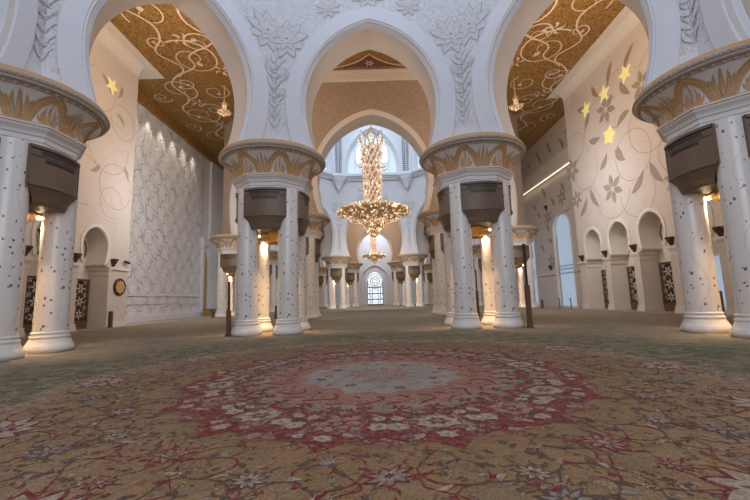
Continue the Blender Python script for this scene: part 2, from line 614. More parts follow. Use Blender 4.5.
def arch_wall(name, P0, P1, centre, H, ztop, din, dout, mitre=(0.414, 0.414), band=0.85, mats=None, flowers=True, thick_soffit=2.05):
    """octagon wall: face 0 carved, 1 smooth band, 2 soffit, 3 outer tan, 4 petals, 5 groove"""
    tr, hl = frame_of(P0, P1, centre)
    mb = MB()
    xi = [hl - k_ * din for k_ in mitre]
    xo = [hl + k_ * dout for k_ in mitre]
    X = lambda arr, s: arr[0] if s < 0 else arr[1]
    mb.mat = 0
    sheet(mb, tr, H, -xi[0], xi[1], ztop, din)
    mb.mat = 3
    Hb = offset_curve(H, 0.25)
    sheet(mb, tr, Hb, -xo[0], xo[1], ztop, -dout)
    mb.mat = 1
    z0 = H[0][1]
    for s in (-1, 1):
        mb.poly(tr(s * H[0][0], din, z0), tr(s * X(xi, s), din, z0), tr(s * X(xo, s), -dout, z0), tr(s * (H[0][0] + .25), -dout, z0))
    # smooth foot under the carved strip
    zf = z0 + 0.85
    for s in (-1, 1):
        mb.poly(tr(s * (H[0][0] + .1), din + .03, z0), tr(s * (X(xi, s) - .012), din + .03, z0), tr(s * (X(xi, s) - .012), din + .03, zf), tr(s * (H[0][0] + .35), din + .03, zf))
    sweep(mb, tr, H, [(band, din), (band, din + .07), (band - .06, din + .09), (0.10, din + .09), (0.06, din + .04), (0.0, din + .04)])
    mb.mat = 2
    mb.sm = True
    e = din - thick_soffit
    sweep(mb, tr, H, [(0, din + .04), (-.02, din - .12)])
    mb.mat = 1
    sweep(mb, tr, H, [(-.02, din - .12), (-.09, din - .14), (-.09, din - .28), (-.15, din - .30)])
    mb.mat = 2
    sweep(mb, tr, H, [(-.15, din - .30), (-.06, din - .6), (-.02, din - 1.0), (-.08, din - 1.5), (-.18, e + .12)])
    sweep(mb, tr, H, [(-.18, e + .12), (-.20, e)])
    sweep(mb, tr, H, [(-.20, e), (0.0, e - .05), (0.25, -dout)])
    mb.sm = False
    if flowers:
        def pl(u, v, l):
            return tr(u, din + l, v)
        za = H[-1][1]
        hm = max(x for x, z in H)
        for (cx, cz, r) in ((-xi[0] + .55, za - .95, 1.15), (xi[1] - .55, za - .95, 1.15), (0, za + 1.75, 1.0), (-2.2, za + .95, .7), (2.2, za + .95, .7),
                            (-xi[0] + .35, za - 3.0, .38), (xi[1] - .35, za - 3.0, .38), (-xi[0] + .3, za - 4.1, .28), (xi[1] - .3, za - 4.1, .28)):
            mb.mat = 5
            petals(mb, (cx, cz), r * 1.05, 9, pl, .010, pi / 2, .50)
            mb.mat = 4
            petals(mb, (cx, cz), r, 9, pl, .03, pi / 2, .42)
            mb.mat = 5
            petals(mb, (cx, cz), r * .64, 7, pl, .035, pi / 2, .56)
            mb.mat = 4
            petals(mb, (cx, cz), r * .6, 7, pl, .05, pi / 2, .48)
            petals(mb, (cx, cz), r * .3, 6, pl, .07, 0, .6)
        for s in (-1, 1):
            for q in range(7):
                zz = z0 + 1.2 + q * .55
                w0 = .12 + .05 * q
                mb.mat = 4
                leaf(mb, (s * (X(xi, s) - .02), zz), (s * (X(xi, s) - w0 - .18), zz + .6), .17, pl, .05, .2)
                mb.mat = 5
                leaf(mb, (s * (X(xi, s) - .02), zz + .25), (s * (X(xi, s) - w0 * .5 - .1), zz + .8), .05, pl, .06, .3)
    ms = mats or ['carved', 'marble', 'soffit', 'tan', 'petal_relief', 'petal_dark']
    return structure(mb.build(name, ms))


OCT_C = (0.0, 6.8)
H1 = horseshoe(3.22, 3.68, 9.50, 12.1, 16.7)
ring = [(-5.5, 20.1), (5.5, 20.1), (13.47, 13.45), (13.47, 2.3), (5.5, -5.5), (-5.5, -5.5), (-13.47, 2.3), (-13.47, 13.45)]
names = ['wall_front', 'wall_front_right', 'wall_right_near', 'wall_rear_right', None, 'wall_rear_left', 'wall_left_near', 'wall_front_left']
for i in range(8):
    if i in (3, 4, 5):
        continue
    a, b = ring[i], ring[(i + 1) % 8]
    L = hypot(a[0] - b[0], a[1] - b[1])
    H = H1 if abs(L - 11) < .4 else horseshoe(L / 2 - 2.28, L / 2 - 1.80, 9.50, 12.2, 17.0)
    arch_wall(names[i], a, b, OCT_C, H, 23.69, 1.35, 1.35, (half_turn(ring[i - 1], a, b), half_turn(a, b, ring[(i + 2) % 8])))
# dome shell over the near octagon
mb = MB(); mb.sm = True
mb.lathe([(14.6, 23.6), (14.2, 25), (12.8, 28), (9.8, 31), (5, 33), (.05, 33.8)], 32, (0, 7.3))
structure(mb.build('ceiling_dome_near', 'marble'))

# second octagon (under the main dome)
s2 = 14.1
y2 = 35.2
k2 = s2 * 0.7071
ring2 = [(-s2 / 2, y2), (s2 / 2, y2), (s2 / 2 + k2, y2 + k2), (s2 / 2 + k2, y2 + k2 + s2), (s2 / 2, y2 + s2 + 2 * k2), (-s2 / 2, y2 + s2 + 2 * k2),
         (-s2 / 2 - k2, y2 + k2 + s2), (-s2 / 2 - k2, y2 + k2)]
C2 = (0, y2 + k2 + s2 / 2)
H2 = horseshoe(4.77, 5.45, 9.50, 13.0, 19.4)
n2 = ['wall_main_dome_front', 'wall_main_dome_front_right', 'wall_main_dome_right', 'wall_main_dome_back_right',
      'wall_main_dome_back', 'wall_main_dome_back_left', 'wall_main_dome_left', 'wall_main_dome_front_left']
for i in range(8):
    arch_wall(n2[i], ring2[i], ring2[(i + 1) % 8], C2, H2, 23.69, 1.35, 1.35, thick_soffit=2.55, flowers=(i in (3, 4, 5)))
# drum with big pointed windows above it
HW = horseshoe(5.0, 5.05, 24.9, 26.4, 34.0, 3, 16)
for i in range(8):
    tr, hl = frame_of(ring2[i], ring2[(i + 1) % 8], C2)
    mb = MB()
    xi = hl - .414 * 1.6
    mb.mat = 0
    mb.poly(tr(-xi, 1.6, 23.6), tr(xi, 1.6, 23.6), tr(xi, 1.6, 24.9), tr(-xi, 1.6, 24.9))
    sheet(mb, tr, HW, -xi, xi, 36.5, 1.6)
    mb.mat = 1
    sweep(mb, tr, HW, [(.7, 1.6), (.7, 1.7), (0, 1.7), (-.05, 1.5), (-.35, 1.3), (-.4, .2)])
    mb.poly(tr(-5, 1.6, 24.9), tr(5, 1.6, 24.9), tr(5, 0, 24.9), tr(-5, 0, 24.9))
    # dark pierced lattice strips on either side
    def pl(u, v, l):
        return tr(u, 1.6 + l, v)
    for s in (-1, 1):
        for q in range(26):
            for c_ in range(2):
                mb.mat = 2
                u0 = s * (xi - .12 - c_ * .32)
                leaf(mb, (u0, 25.2 + q * .40), (u0 - s * .25, 25.57 + q * .40), .22, pl, .03, .1, 5)
    structure(mb.build('wall_dome_drum', ['carved', 'marble', 'lattice_dark'])).name = 'wall_dome_drum_%s' % n2[i][15:]
    # glazing
    wn = MB()
    C = offset_curve(HW, -.4)
    wn.poly(*([tr(-x, .3, z) for x, z in C] + [tr(x, .3, z) for x, z in reversed(C[:-1])]))
    wo = structure(wn.build('window_%d' % (i + 1), 'dome_glass'))
    tb = MB()
    for r_ in (1.1, 2.1, 3.1):
        stroke(tb, arc_pts((0, 26.4), r_, 0, pi, 24), .09, lambda u, v, l: tr(u, .36, v))
    for a in range(1, 8):
        an = pi * a / 8
        stroke(tb, [(1.1 * cos(an), 26.4 + 1.1 * sin(an)), (3.7 * cos(an), 26.4 + 3.7 * sin(an))], .08, lambda u, v, l: tr(u, .37, v))
    for u_ in (-3.2, -2.4, -1.6, -.8, 0, .8, 1.6, 2.4, 3.2):
        for z_ in range(8):
            petals(tb, (u_, 25.2 + z_ * .66), .3, 4, lambda u, v, l: tr(u, .38, v), 0, pi / 4, .3)
    tb.build('tracery', 'pale_tracery', wo)
    for s in (-1, 1):
        pb = MB()
        pb.poly(tr(s * 2.1, .42, 27.4), tr(s * 2.9, .42, 27.4), tr(s * 2.9, .42, 29.8), tr(s * 2.5, .42, 30.6), tr(s * 2.1, .42, 29.8))
        pb.build('clear_pane', 'bright_glass', wo)
# cornice ring and corbels of the main dome
mb = MB()
for i in range(8):
    tr, hl = frame_of(ring2[i], ring2[(i + 1) % 8], C2)
    for z0, z1, dd in ((24.0, 24.35, .15), (24.35, 24.65, .4), (24.65, 24.9, .25)):
        xx = hl - .414 * (1.6 + dd)
        x0 = hl - .414 * 1.6
        r0 = [tr(-x0, 1.6, z0), tr(x0, 1.6, z0)]
        r1 = [tr(-xx, 1.6 + dd, z0), tr(xx, 1.6 + dd, z0)]
        r2 = [tr(-xx, 1.6 + dd, z1), tr(xx, 1.6 + dd, z1)]
        r3 = [tr(-x0, 1.6, z1), tr(x0, 1.6, z1)]
        mb.grid([r0, r1, r2, r3])
structure(mb.build('trim_1', 'marble'))
mb = MB(); mb.sm = True
for i in range(8):
    v = Vector((ring2[i][0] - C2[0], ring2[i][1] - C2[1]))
    q = v * (1 - 1.75 / v.length)
    mb.lathe([(r_, z_ + 1.9) for r_, z_ in ((.05, 19.5), (.15, 19.75), (.5, 20.2), (.5, 20.4), (.45, 20.42), (.85, 20.85), (.85, 21.05), (.8, 21.08), (1.25, 21.5), (1.25, 21.75), (1.2, 21.8), (1.6, 22.2), (1.6, 22.5), (0.1, 22.5))],
             20, (C2[0] + q.x, C2[1] + q.y))
structure(mb.build('trim_2', 'marble'))
mb = MB(); mb.sm = True
mb.lathe([(18.6, 36.4), (18.1, 39), (16.2, 43), (12.5, 46), (6.5, 48.2), (.05, 49)], 40, C2)
structure(mb.build('ceiling_dome_main', 'marble'))
# tan cornice of the wall under the gold ceiling
tr, hl = frame_of(ring2[0], ring2[1], C2)
mb = MB()
xo = hl + .414 * 1.35
for (z0, z1, dd) in ((22.5, 22.65, .06), (22.65, 23.1, .12), (23.1, 23.4, .06), (23.4, 23.66, .14)):
    mb.box(-xo - .1, xo + .1, -1.35 - dd, -1.3, z0, z1, tr)
structure(mb.build('trim_3', 'cream'))

# third octagon, front part
ring3 = [(-13.3, 90.0), (-5.5, 82.2), (5.5, 82.2), (13.3, 90.0)]
for nm, i in (('wall_far_front_left', 0), ('wall_far_front', 1), ('wall_far_front_right', 2)):
    arch_wall(nm, ring3[i], ring3[i + 1], (0, 96), H1, 23.69, 1.35, 1.35, (.40, .40), flowers=False)

# ------------------------------------------------------------------ back wall with tall arched window
mb = MB()
HB = [(2.1, -.02), (2.1, 5.5)] + horseshoe(2.1, 2.15, 5.6, 6.2, 8.8, 2, 10)
trb = lambda x, d, z: (x - .15, 100.0 - d, z)
mb.mat = 0
sheet(mb, trb, HB, -24, 24, 24, 0)
mb.mat = 1
sweep(mb, trb, HB, [(.75, 0), (.75, .18), (.1, .18), (0, .1), (0, -.5)])
mb.mat = 2
HBo = [(3.4, -.02), (3.4, 5.2)] + horseshoe(3.4, 3.5, 5.3, 6.4, 10.4, 2, 10)
sweep(mb, trb, HBo, [(.25, 0), (.25, .3), (0, .3), (0, 0)])
structure(mb.build('wall_back', ['carved', 'marble', 'cream']))
wn = MB()
wn.poly(*([trb(-x, -.45, z) for x, z in HB] + [trb(x, -.45, z) for x, z in reversed(HB[:-1])]))
wo = structure(wn.build('window_9', 'bright_glass'))
tb = MB()
plw = lambda u, v, l: trb(u, -.40 + l, v)
for x_ in (-1.45, -.72, .72, 1.45):
    stroke(tb, [(x_, 0), (x_, 4.7)], .2, plw)
for z_ in (.12, 1.5, 3.0, 4.7):
    stroke(tb, [(-2.1, z_), (2.1, z_)], .3, plw, .01)
for r_ in (.55, 1.2, 1.95):
    stroke(tb, arc_pts((0, 6.3), r_, 0, 2 * pi, 28), .2, plw, .02)
for a in range(12):
    an = 2 * pi * a / 12
    stroke(tb, [(.5 * cos(an), 6.3 + .5 * sin(an)), (1.95 * cos(an), 6.3 + 1.95 * sin(an))], .15, plw, .03)
for z_ in (.8, 2.2, 3.8):
    for x_ in (-1.1, 0, 1.1):
        petals(tb, (x_, z_), .5, 6, plw, .04, 0, .22)
for s in (-1, 1):
    stroke(tb, [(s * 2.0, 0), (s * 2.0, 6.3)], .2, plw, .02)
tb.build('tracery', 'lead', wo)

# ------------------------------------------------------------------ side walls with niches
def niche_outline():
    return [(1.5, -.02), (1.5, 4.3), (1.38, 4.45), (1.38, 4.6), (1.0, 4.72)] + horseshoe(.98, 1.2, 4.8, 6.08, 7.40, 8, 14)


def side_wall(name, sx, niches, y_end, y_start):
    """wall plane at x = sx*20.4 facing the hall"""
    Hn = niche_outline()
    mb = MB()
    lo = y_start
    def ytr(yc):
        return lambda x, d, z: (sx * (20.4 - d), yc + x, z)
    ZT = 21.6
    for yc in sorted(niches):
        tr = ytr(yc)
        mb.mat = 0
        if yc - 1.85 > lo + 1e-6:
            mb.poly(tr(lo - yc, 0, -.02), tr(-1.85, 0, -.02), tr(-1.85, 0, ZT), tr(lo - yc, 0, ZT))
        sheet(mb, tr, Hn, -1.85, 1.85, ZT, 0)
        lo = yc + 1.85
        mb.mat = 1
        sweep(mb, tr, Hn, [(0, 0), (0, -1.5)])
        # archivolt over the spring
        Ha = Hn[5:]
        sweep(mb, tr, Ha, [(.30, 0), (.30, .07), (.08, .09), (0, .02)])
        # ledge mouldings wrap the jambs
        for z0, z1, dd in ((4.35, 4.45, .06), (4.45, 4.62, .12), (4.0, 4.06, .03)):
            for s in (-1, 1):
                xa, xb = sorted((s * 1.40, s * 1.86))
                mb.box(xa, xb, -1.45, dd, z0, z1, tr)
        # pilaster feet
        for s in (-1, 1):
            xa, xb = sorted((s * 1.46, s * 1.86))
            mb.box(xa, xb, -1.4, .07, -.02, .5, tr)
            xa, xb = sorted((s * 1.43, s * 1.86))
            mb.box(xa, xb, -1.4, .12, -.02, .25, tr)
        # back of the niche above the doors
        mb.poly(tr(-1.5, -1.5, 3.7), tr(1.5, -1.5, 3.7), tr(1.5, -1.5, 7.5), tr(-1.5, -1.5, 7.5))
    tr = ytr(0)
    mb.mat = 0
    mb.poly(tr(lo, 0, -.02), tr(y_end, 0, -.02), tr(y_end, 0, ZT), tr(lo, 0, ZT))
    mb.poly(tr(y_end, 0, -.02), tr(y_end, -3.0, -.02), tr(y_end, -3.0, 22.6), tr(y_end, 0, 22.6))
    # plain ledge band and skirting beyond the last niche
    mb.mat = 1
    mb.box(lo, y_end + .1, -.2, .14, 4.45, 4.62, tr)
    mb.box(lo, y_end + .06, -.2, .09, -.02, .45, tr)
    # cove up to the ceiling
    mb.mat = 2
    mb.sm = True
    rows = []
    for i in range(9):
        a = pi / 2 * i / 8
        rows.append([tr(y_start, .9 * (1 - cos(a)), 21.6 + 1.0 * sin(a)), tr(y_end, .9 * (1 - cos(a)), 21.6 + 1.0 * sin(a))])
    mb.grid(rows)
    mb.sm = False
    # end cheek of the cove
    mb.poly(*([tr(y_end, .9 * (1 - cos(pi / 2 * i / 8)), 21.6 + 1.0 * sin(pi / 2 * i / 8)) for i in range(9)] + [tr(y_end, 0, 22.6)]))
    # ornaments
    def pl(u, v, l):
        return (sx * (20.4 - .012 - l), u, v)
    return mb, pl


LN = [27.1, 23.4, 19.7, 16.0]
RN = [34.7, 31.0, 27.3, 23.6, 19.9]
mb, pl = side_wall('wall_left', -1, LN, 30.8, -4)
mb.mat = 3
for c, r, a0, a1 in (((28.8, 11), 1.8, 0, 6.0), ((27.8, 14), 2.2, 1, 6.5), ((29.2, 16.5), 1.4, 3, 8.5), ((25.5, 10.6), 1.8, .5, 5), ((28.4, 9.6), 1.2, 0, 5), ((26.5, 18.0), 1.6, 2, 7),
                     ((22, 13), 2.3, 0, 5.6), ((22.5, 17), 1.7, 1, 6)):
    stroke(mb, arc_pts(c, r, a0, a1, 30), .045, pl)
for a, b in (((26.5, 19.3), (27.6, 18.2)), ((28.8, 19.6), (28.4, 18.3)), ((29.5, 13), (30.2, 11.8)), ((27, 12.2), (26, 11.4)), ((28.4, 17), (29.4, 16.2)), ((27, 16), (26.2, 15))):
    leaf(mb, a, b, .35, pl, .004, .12)
structure(mb.build('wall_left', ['side', 'cream', 'cream', 'vine'], k=True))

mb, pl = side_wall('wall_right', 1, RN, 37.3, -4)
mb.mat = 3
for c, r, a0, a1 in (((28.2, 12.2), 2.0, 0, 6.28), ((31.6, 16.2), 2.6, -.6, 2.6), ((29.0, 17.4), 2.3, -1.4, 1.8), ((26.2, 13.8), 2.1, 0, 6.28), ((31.2, 10.1), 2.3, 3.3, 6.0), ((34.6, 13.2), 1.9, 2.8, 7.6),
                     ((34.8, 9.5), 2.0, 0.3, 3.4), ((28.2, 9.2), 1.9, 2.9, 6.4), ((36.0, 16), 1.5, 1, 6), ((24.8, 17.4), 1.8, 0, 5), ((24, 11), 1.6, 1, 7)):
    stroke(mb, arc_pts(c, r, a0, a1, 36), .05, pl)
RL = [(26.6, 20.6, 28.1, 18.9), (29.2, 20.9, 30.1, 19.0), (32.3, 20.4, 31.4, 18.9), (28.6, 18.6, 27.6, 17.0), (35.0, 19.5, 33.1, 19.0), (33.0, 18.2, 33.9, 16.9), (27.9, 15.8, 29.6, 15.1), (33.6, 15.7, 31.8, 15.3), (29.8, 13.6, 29.1, 12.1), (32.4, 12.4, 31.2, 13.6), (30.1, 13.4, 29.0, 12.1), (34.2, 11.3, 33.0, 9.2), (36.3, 9.0, 34.8, 10.7), (28.8, 9.2, 27.2, 10.7), (26.5, 11.0, 25.4, 9.1), (24.6, 14.5, 25.6, 13.2), (23.2, 12.0, 24.4, 10.9)]
for k, (a, b, c, d) in enumerate(RL):
    mb.mat = 5 if (k < 3) else 4
    if k < 3:
        leaf(mb, (a, b), (c, d), .5, pl, .006, .1)
    else:
        leaf(mb, (a, b), (c, d), .62, pl, .006, .1)
    mb.mat = 3
    leaf(mb, (a, b), (c, d), .05, pl, .012, .1)
mb.mat = 4
for (c, r) in (((30.7, 17.3), 1.35), ((31.0, 10.3), 1.35), ((36.9, 14.0), 1.3), ((36.6, 10.9), 1.0), ((26.3, 17.0), 1.2), ((24.5, 9.0), 1.0)):
    petals(mb, c, r, 6, pl, .008, .4, .42)
structure(mb.build('wall_right', ['side', 'cream', 'cream', 'vine', 'leaf_grey', 'leaf_brown'], k=True))

# recessed walls beyond
mb = MB()
mb.mat = 0
mb.poly((-23, 32, -.02), (-23, 49.3, -.02), (-23, 49.3, 21.9), (-23, 32, 21.9))
mb.mat = 1
mb.box(-23, -22.65, 32, 49.2, -.02, .6)
mb.box(-23, -22.85, 32, 49.2, .6, .75)
mb.box(-23, -22.9, 32, 49.2, 1.75, 1.85)
mb.box(-23, -22.88, 32, 49.2, 2.55, 2.7)
mb.mat = 2
mb.box(-23.1, -22.6, 32, 62, 21.6, 22.6)
mb.mat = 1
# framed end bay
mb.box(-23.4, -22.7, 49.2, 49.6, -.02, 10.4)
mb.box(-23.4, -22.7, 51.2, 62, -.02, 21.6)
mb.box(-23.4, -22.7, 49.6, 51.2, 9.4, 10.4)
mb.box(-23.4, -23.0, 49.2, 51.2, 10.4, 21.6)
mb.box(-23.4, -23.1, 49.6, 51.2, -.02, 9.4)
mb.box(-23.4, -22.7, 62, 92, -.02, 21.6)
structure(mb.build('wall_left_recess', ['relief', 'marble', 'gold_ceiling'], k=True))

mb = MB()
BLUE = [(45.4, 2.1, 8.9, 11.3), (56.0, 2.6, 8.2, 11.0)]
lo = 38.0
for yc, hw, zs, za in BLUE:
    trr = (lambda yc: (lambda x, d, z: (23 - d, yc + x, z)))(yc)
    Hh = [(hw, -.02), (hw, 4.0), (hw, zs)] + horseshoe(hw, hw, zs + .1, zs + .4, za, 2, 10)
    mb.mat = 0
    sheet(mb, trr, Hh, -hw - .6, hw + .6, 22.6, 0)
    if yc - hw - .6 > lo:
        mb.poly((23, lo, -.02), (23, yc - hw - .6, -.02), (23, yc - hw - .6, 22.6), (23, lo, 22.6))
    lo = yc + hw + .6
    mb.mat = 1
    sweep(mb, trr, Hh, [(.2, 0), (.2, .06), (0, .06), (0, -.45)])
mb.mat = 0
mb.poly((23, lo, -.02), (23, 92, -.02), (23, 92, 22.6), (23, lo, 22.6))
mb.mat = 1
mb.box(22.5, 23, 38, 62, 16.35, 18.4)
mb.box(22.85, 23, 38, 43.2, 4.0, 4.2)
mb.box(22.85, 23, 47.6, 53.2, 4.0, 4.2)
def pl(u, v, l):
    return (23 - .015 - l, u, v)
for k, (u, v) in enumerate([(46.8, 20.5), (46.5, 20.0), (49.6, 19.4), (50.1, 20.9), (42, 20), (53, 20), (43.5, 19.6), (56, 20.5),
                            (41.5, 14.8), (44.2, 14.6), (46.9, 13.0), (52.3, 13.6), (49.2, 15.0), (48.9, 10.2), (51.2, 12.0), (50.9, 8.0), (41.2, 12.2), (48.5, 8.2)]):
    mb.mat = 2
    leaf(mb, (u - .5, v - .9 + .4 * (k % 3)), (u + .5, v + .9 - .5 * (k % 2)), .6, pl, .005 + .52 * (16.3 < v < 18.4), .1)
for c, r in (((48.5, 5.7), 1.1), ((48.6, 11.6), 1.1), ((44.5, 13.2), 1.1), ((52.6, 10.6), 1.0)):
    petals(mb, c, r, 6, pl, .006, .5, .4)
mb.mat = 3
for c, r, a0, a1 in (((48.6, 9), 2.2, 0, 5.5), ((43, 13.5), 1.8, 0, 5), ((51.2, 13), 1.8, 1, 6)):
    stroke(mb, arc_pts(c, r, a0, a1, 26), .05, pl)
structure(mb.build('wall_right_recess', ['side', 'cream', 'leaf_grey', 'vine'], k=True))
for k, (yc, hw, zs, za) in enumerate(BLUE):
    wn = MB()
    Hh = [(hw, -.02), (hw, zs)] + horseshoe(hw, hw, zs + .1, zs + .4, za, 2, 10)
    trr = lambda x, d, z: (23 - d, yc + x, z)
    wn.poly(*([trr(-x, -.4, z) for x, z in Hh] + [trr(x, -.4, z) for x, z in reversed(Hh[:-1])]))
    wo = structure(wn.build('window_%d' % (10 + k), 'daylight_glass', k=True))
    fb = MB()
    for z_ in (4.0, 4.5, 4.9):
        fb.box(-hw, hw, -.4, -.3, z_, z_ + .12, trr)
    fb.box(-hw, -hw + .15, -.4, -.3, 0, zs, trr)
    fb.box(hw - .15, hw, -.4, -.3, 0, zs, trr)
    fb.build('window_frame', 'pale_tracery', wo, k=True)
mb = MB()
mb.box(22.40, 22.5, 38.2, 61.5, 16.27, 16.35)
tag(mb.build('led_strip_light', 'led', k=True), 'warm glowing strip light under the ledge high on the right wall, beyond the blue arch', 'strip light')

# doors and round windows in the niches
dn = 1
wnn = 12
def lattice_door(sx, yc, blue):
    global dn, wnn
    X = sx * 21.9
    def pl(u, v, l):
        return (X - sx * l, yc + u, v)
    if blue:
        b_ = MB()
        b_.poly(pl(-1.5, -.02, 0), pl(1.5, -.02, 0), pl(1.5, 3.7, 0), pl(-1.5, 3.7, 0))
        wo = structure(b_.build('window_%d' % wnn, 'daylight_glass', k=True)); wnn += 1
        f_ = MB()
        for u in (-1.5, -.06, 1.38):
            f_.box(u, u + .12, 0, .08, 0, 3.7, lambda x, d, z: pl(x, z, d))
        f_.build('window_frame', 'pale_tracery', wo, k=True)
    else:
        b_ = MB()
        b_.poly(pl(-1.5, -.02, 0), pl(1.5, -.02, 0), pl(1.5, 3.7, 0), pl(-1.5, 3.7, 0))
        do = structure(b_.build('door_%d' % dn, 'door_dark', k=True)); dn += 1
        f_ = MB()
        for u in (-1.5, -.07, 1.36):
            f_.box(u, u + .14, 0, .1, 0, 3.7, lambda x, d, z: pl(x, z, d))
        f_.box(-1.5, 1.5, 0, .11, 3.56, 3.7, lambda x, d, z: pl(x, z, d))
        f_.box(-1.5, 1.5, 0, .12, 0, .62, lambda x, d, z: pl(x, z, d))
        f_.build('door_frame', 'wood', do, k=True)
        l_ = MB()
        for cu in (-.72, .72):
            for q, cv in enumerate((1.1, 2.05, 3.0)):
                petals(l_, (cu, cv), .42, 6, pl, .05, pi / 2 + .26 * q, .34)
                for dx in (-.45, .45):
                    petals(l_, (cu + dx, cv + .48), .24, 5, pl, .045, .4, .36)
                    stroke(l_, arc_pts((cu + dx * .5, cv), .35, -1.2, 1.2, 8), .022, pl, .04)
                    petals(l_, (cu + dx, cv - .02), .13, 4, pl, .045, .4, .4)
        l_.build('door_lattice', 'lattice_silver', do, k=True)
    b_ = MB()
    ngon(b_, arc_pts((0, 5.9), .95, 0, 2 * pi, 27)[:-1], pl, .03)
    wo = structure(b_.build('window_%d' % wnn, 'daylight_glass' if blue else 'dial_glass', k=True)); wnn += 1
    f_ = MB()
    stroke(f_, arc_pts((0, 5.9), .98, 0, 2 * pi, 32), .17, pl, .06)
    stroke(f_, arc_pts((0, 5.9), .6, 0, 2 * pi, 32), .05, pl, .05)
    f_.build('window_frame', 'wood', wo, k=True)
for yc in LN:
    lattice_door(-1, yc, False)
for yc in RN:
    lattice_door(1, yc, yc < 25)

# ------------------------------------------------------------------ ceiling
import bmesh
def offset_ring(ring_, c, d):
    out = []
    for (x, y) in ring_:
        v = Vector((x - c[0], y - c[1]))
        l = v.length
        v = v * ((l + d) / l)
        out.append((c[0] + v.x, c[1] + v.y))
    return out
bm = bmesh.new()
loops = [[(-24.6, -6), (24.6, -6), (24.6, 101), (-24.6, 101)],
         offset_ring([(-5.5, 20.1), (5.5, 20.1), (13.47, 13.54), (13.47, 1.5), (5.5, -5.2), (-5.5, -5.2), (-13.47, 1.5), (-13.47, 13.54)], OCT_C, 1.0),
         offset_ring(ring2, C2, 1.0)]
for lp in loops:
    vs = [bm.verts.new((x, y, 23.69)) for x, y in lp]
    for i in range(len(vs)):
        bm.edges.new((vs[i], vs[(i + 1) % len(vs)]))
bmesh.ops.triangle_fill(bm, use_beauty=True, use_dissolve=False, edges=bm.edges[:])
base_v = [tuple(v.co) for v in bm.verts]
base_f = [[v.index for v in f.verts] for f in bm.faces]
bm.verts.index_update()
base_f = [[v.index for v in f.verts] for f in bm.faces]
bm.free()
mb = MB()
mb.v = base_v
for f in base_f:
    mb.face(f)
mb.mat = 1
def pc(u, v, l):
    return (u, v, 23.69 - .05 - l)
def spiral(c, r, a0, turns, w_=.24, sgn=1, rin=.18):
    n = int(26 * turns)
    pts, ws = [], []
    for i in range(n + 1):
        s = i / n
        a = a0 + sgn * 2 * pi * turns * s
        rr = r * (1 - s) + rin * r * s
        pts.append((c[0] + rr * cos(a), c[1] + rr * sin(a)))
        ws.append(w_ * (1 - .6 * s))
    stroke(mb, pts, ws, pc)
    leaf(mb, pts[-1], (pts[-1][0] + .9 * r * .3 * cos(a), pts[-1][1] + r * .3 * sin(a)), .5, pc, .01)
for sx in (-1, 1):
    def S(x, y, r, a, t, g=1, w_=.16):
        spiral((sx * x, y), r, a if sx > 0 else pi - a, t, w_, g * sx)
    S(14.6, 21.3, 3.0, 2.4, 1.5, 1, .20)
    S(16.9, 26.0, 1.9, 0.4, 1.25, -1)
    S(12.2, 26.6, 2.9, 3.6, 1.55, 1, .20)
    S(9.2, 23.4, 1.6, 1.0, 1.2, -1)
    S(16.0, 31.4, 2.6, 5.2, 1.5, -1, .19)
    S(12.0, 31.6, 1.7, 2.0, 1.25, 1)
    S(19.8, 36.2, 2.0, 1.5, 1.4, 1)
    S(16.2, 36.8, 1.5, 4.0, 1.3, -1)
    S(19.9, 41.5, 2.2, 3.4, 1.4, -1)
    S(20.5, 47.5, 2.0, 2.0, 1.4, 1)
    S(20.2, 53.0, 2.0, 5.0, 1.4, -1)
    S(17.2, 17.4, 1.7, 3.0, 1.3, 1)
    S(17.0, 12.4, 1.5, 3.0, 1.3, -1)
    S(14.3, 24.6, 1.1, .3, 1.2, -1)
    S(17.6, 21.6, 1.2, 4.3, 1.3, 1)
    S(14.6, 29.4, 1.5, 2.6, 1.4, 1)
    S(17.9, 29.2, .9, 1.0, 1.2, -1)
    S(13.2, 33.6, 1.2, 4.0, 1.3, -1)
    S(18.6, 35.2, 1.0, 0.6, 1.3, 1)
    S(22.3, 37.6, 1.0, 2.6, 1.3, -1)
    S(17.9, 40.4, 1.3, 5.6, 1.3, -1)
    S(22.4, 44.6, 1.1, 1.6, 1.3, 1)
    S(18.6, 48.2, 1.2, 0.6, 1.3, -1)
    S(10.6, 20.8, 1.2, 3.6, 1.2, 1)
    for (a, b) in (((18.6, 6), (18.6, 22)), ((18.6, 22), (17.6, 29)), ((17.6, 29), (18.6, 34)), ((10.8, 24.2), (14.0, 29.8)), ((14, 29.8), (18.4, 33.6)), ((18.4, 33.6), (21, 39.5)), ((21, 39.5), (19, 45)), ((19, 45), (21, 51))):
        n = 14
        pts = []
        for i in range(n + 1):
            s = i / n
            pts.append((sx * (a[0] + (b[0] - a[0]) * s + .8 * sin(2 * pi * s)), a[1] + (b[1] - a[1]) * s))
        stroke(mb, pts, .17, pc, .02)
    for (x, y, r) in ((15.6, 28.8, .9), (14.0, 33.2, .9), (19.0, 38.9, .9), (18.6, 44, .9), (12.4, 23.4, .8)):
        for k in range(5):
            a = .6 + 2 * pi * k / 5
            leaf(mb, (sx * (x + .15 * cos(a)), y + .15 * sin(a)), (sx * (x + r * cos(a)), y + r * sin(a)), r * .26, pc, .03, .3)
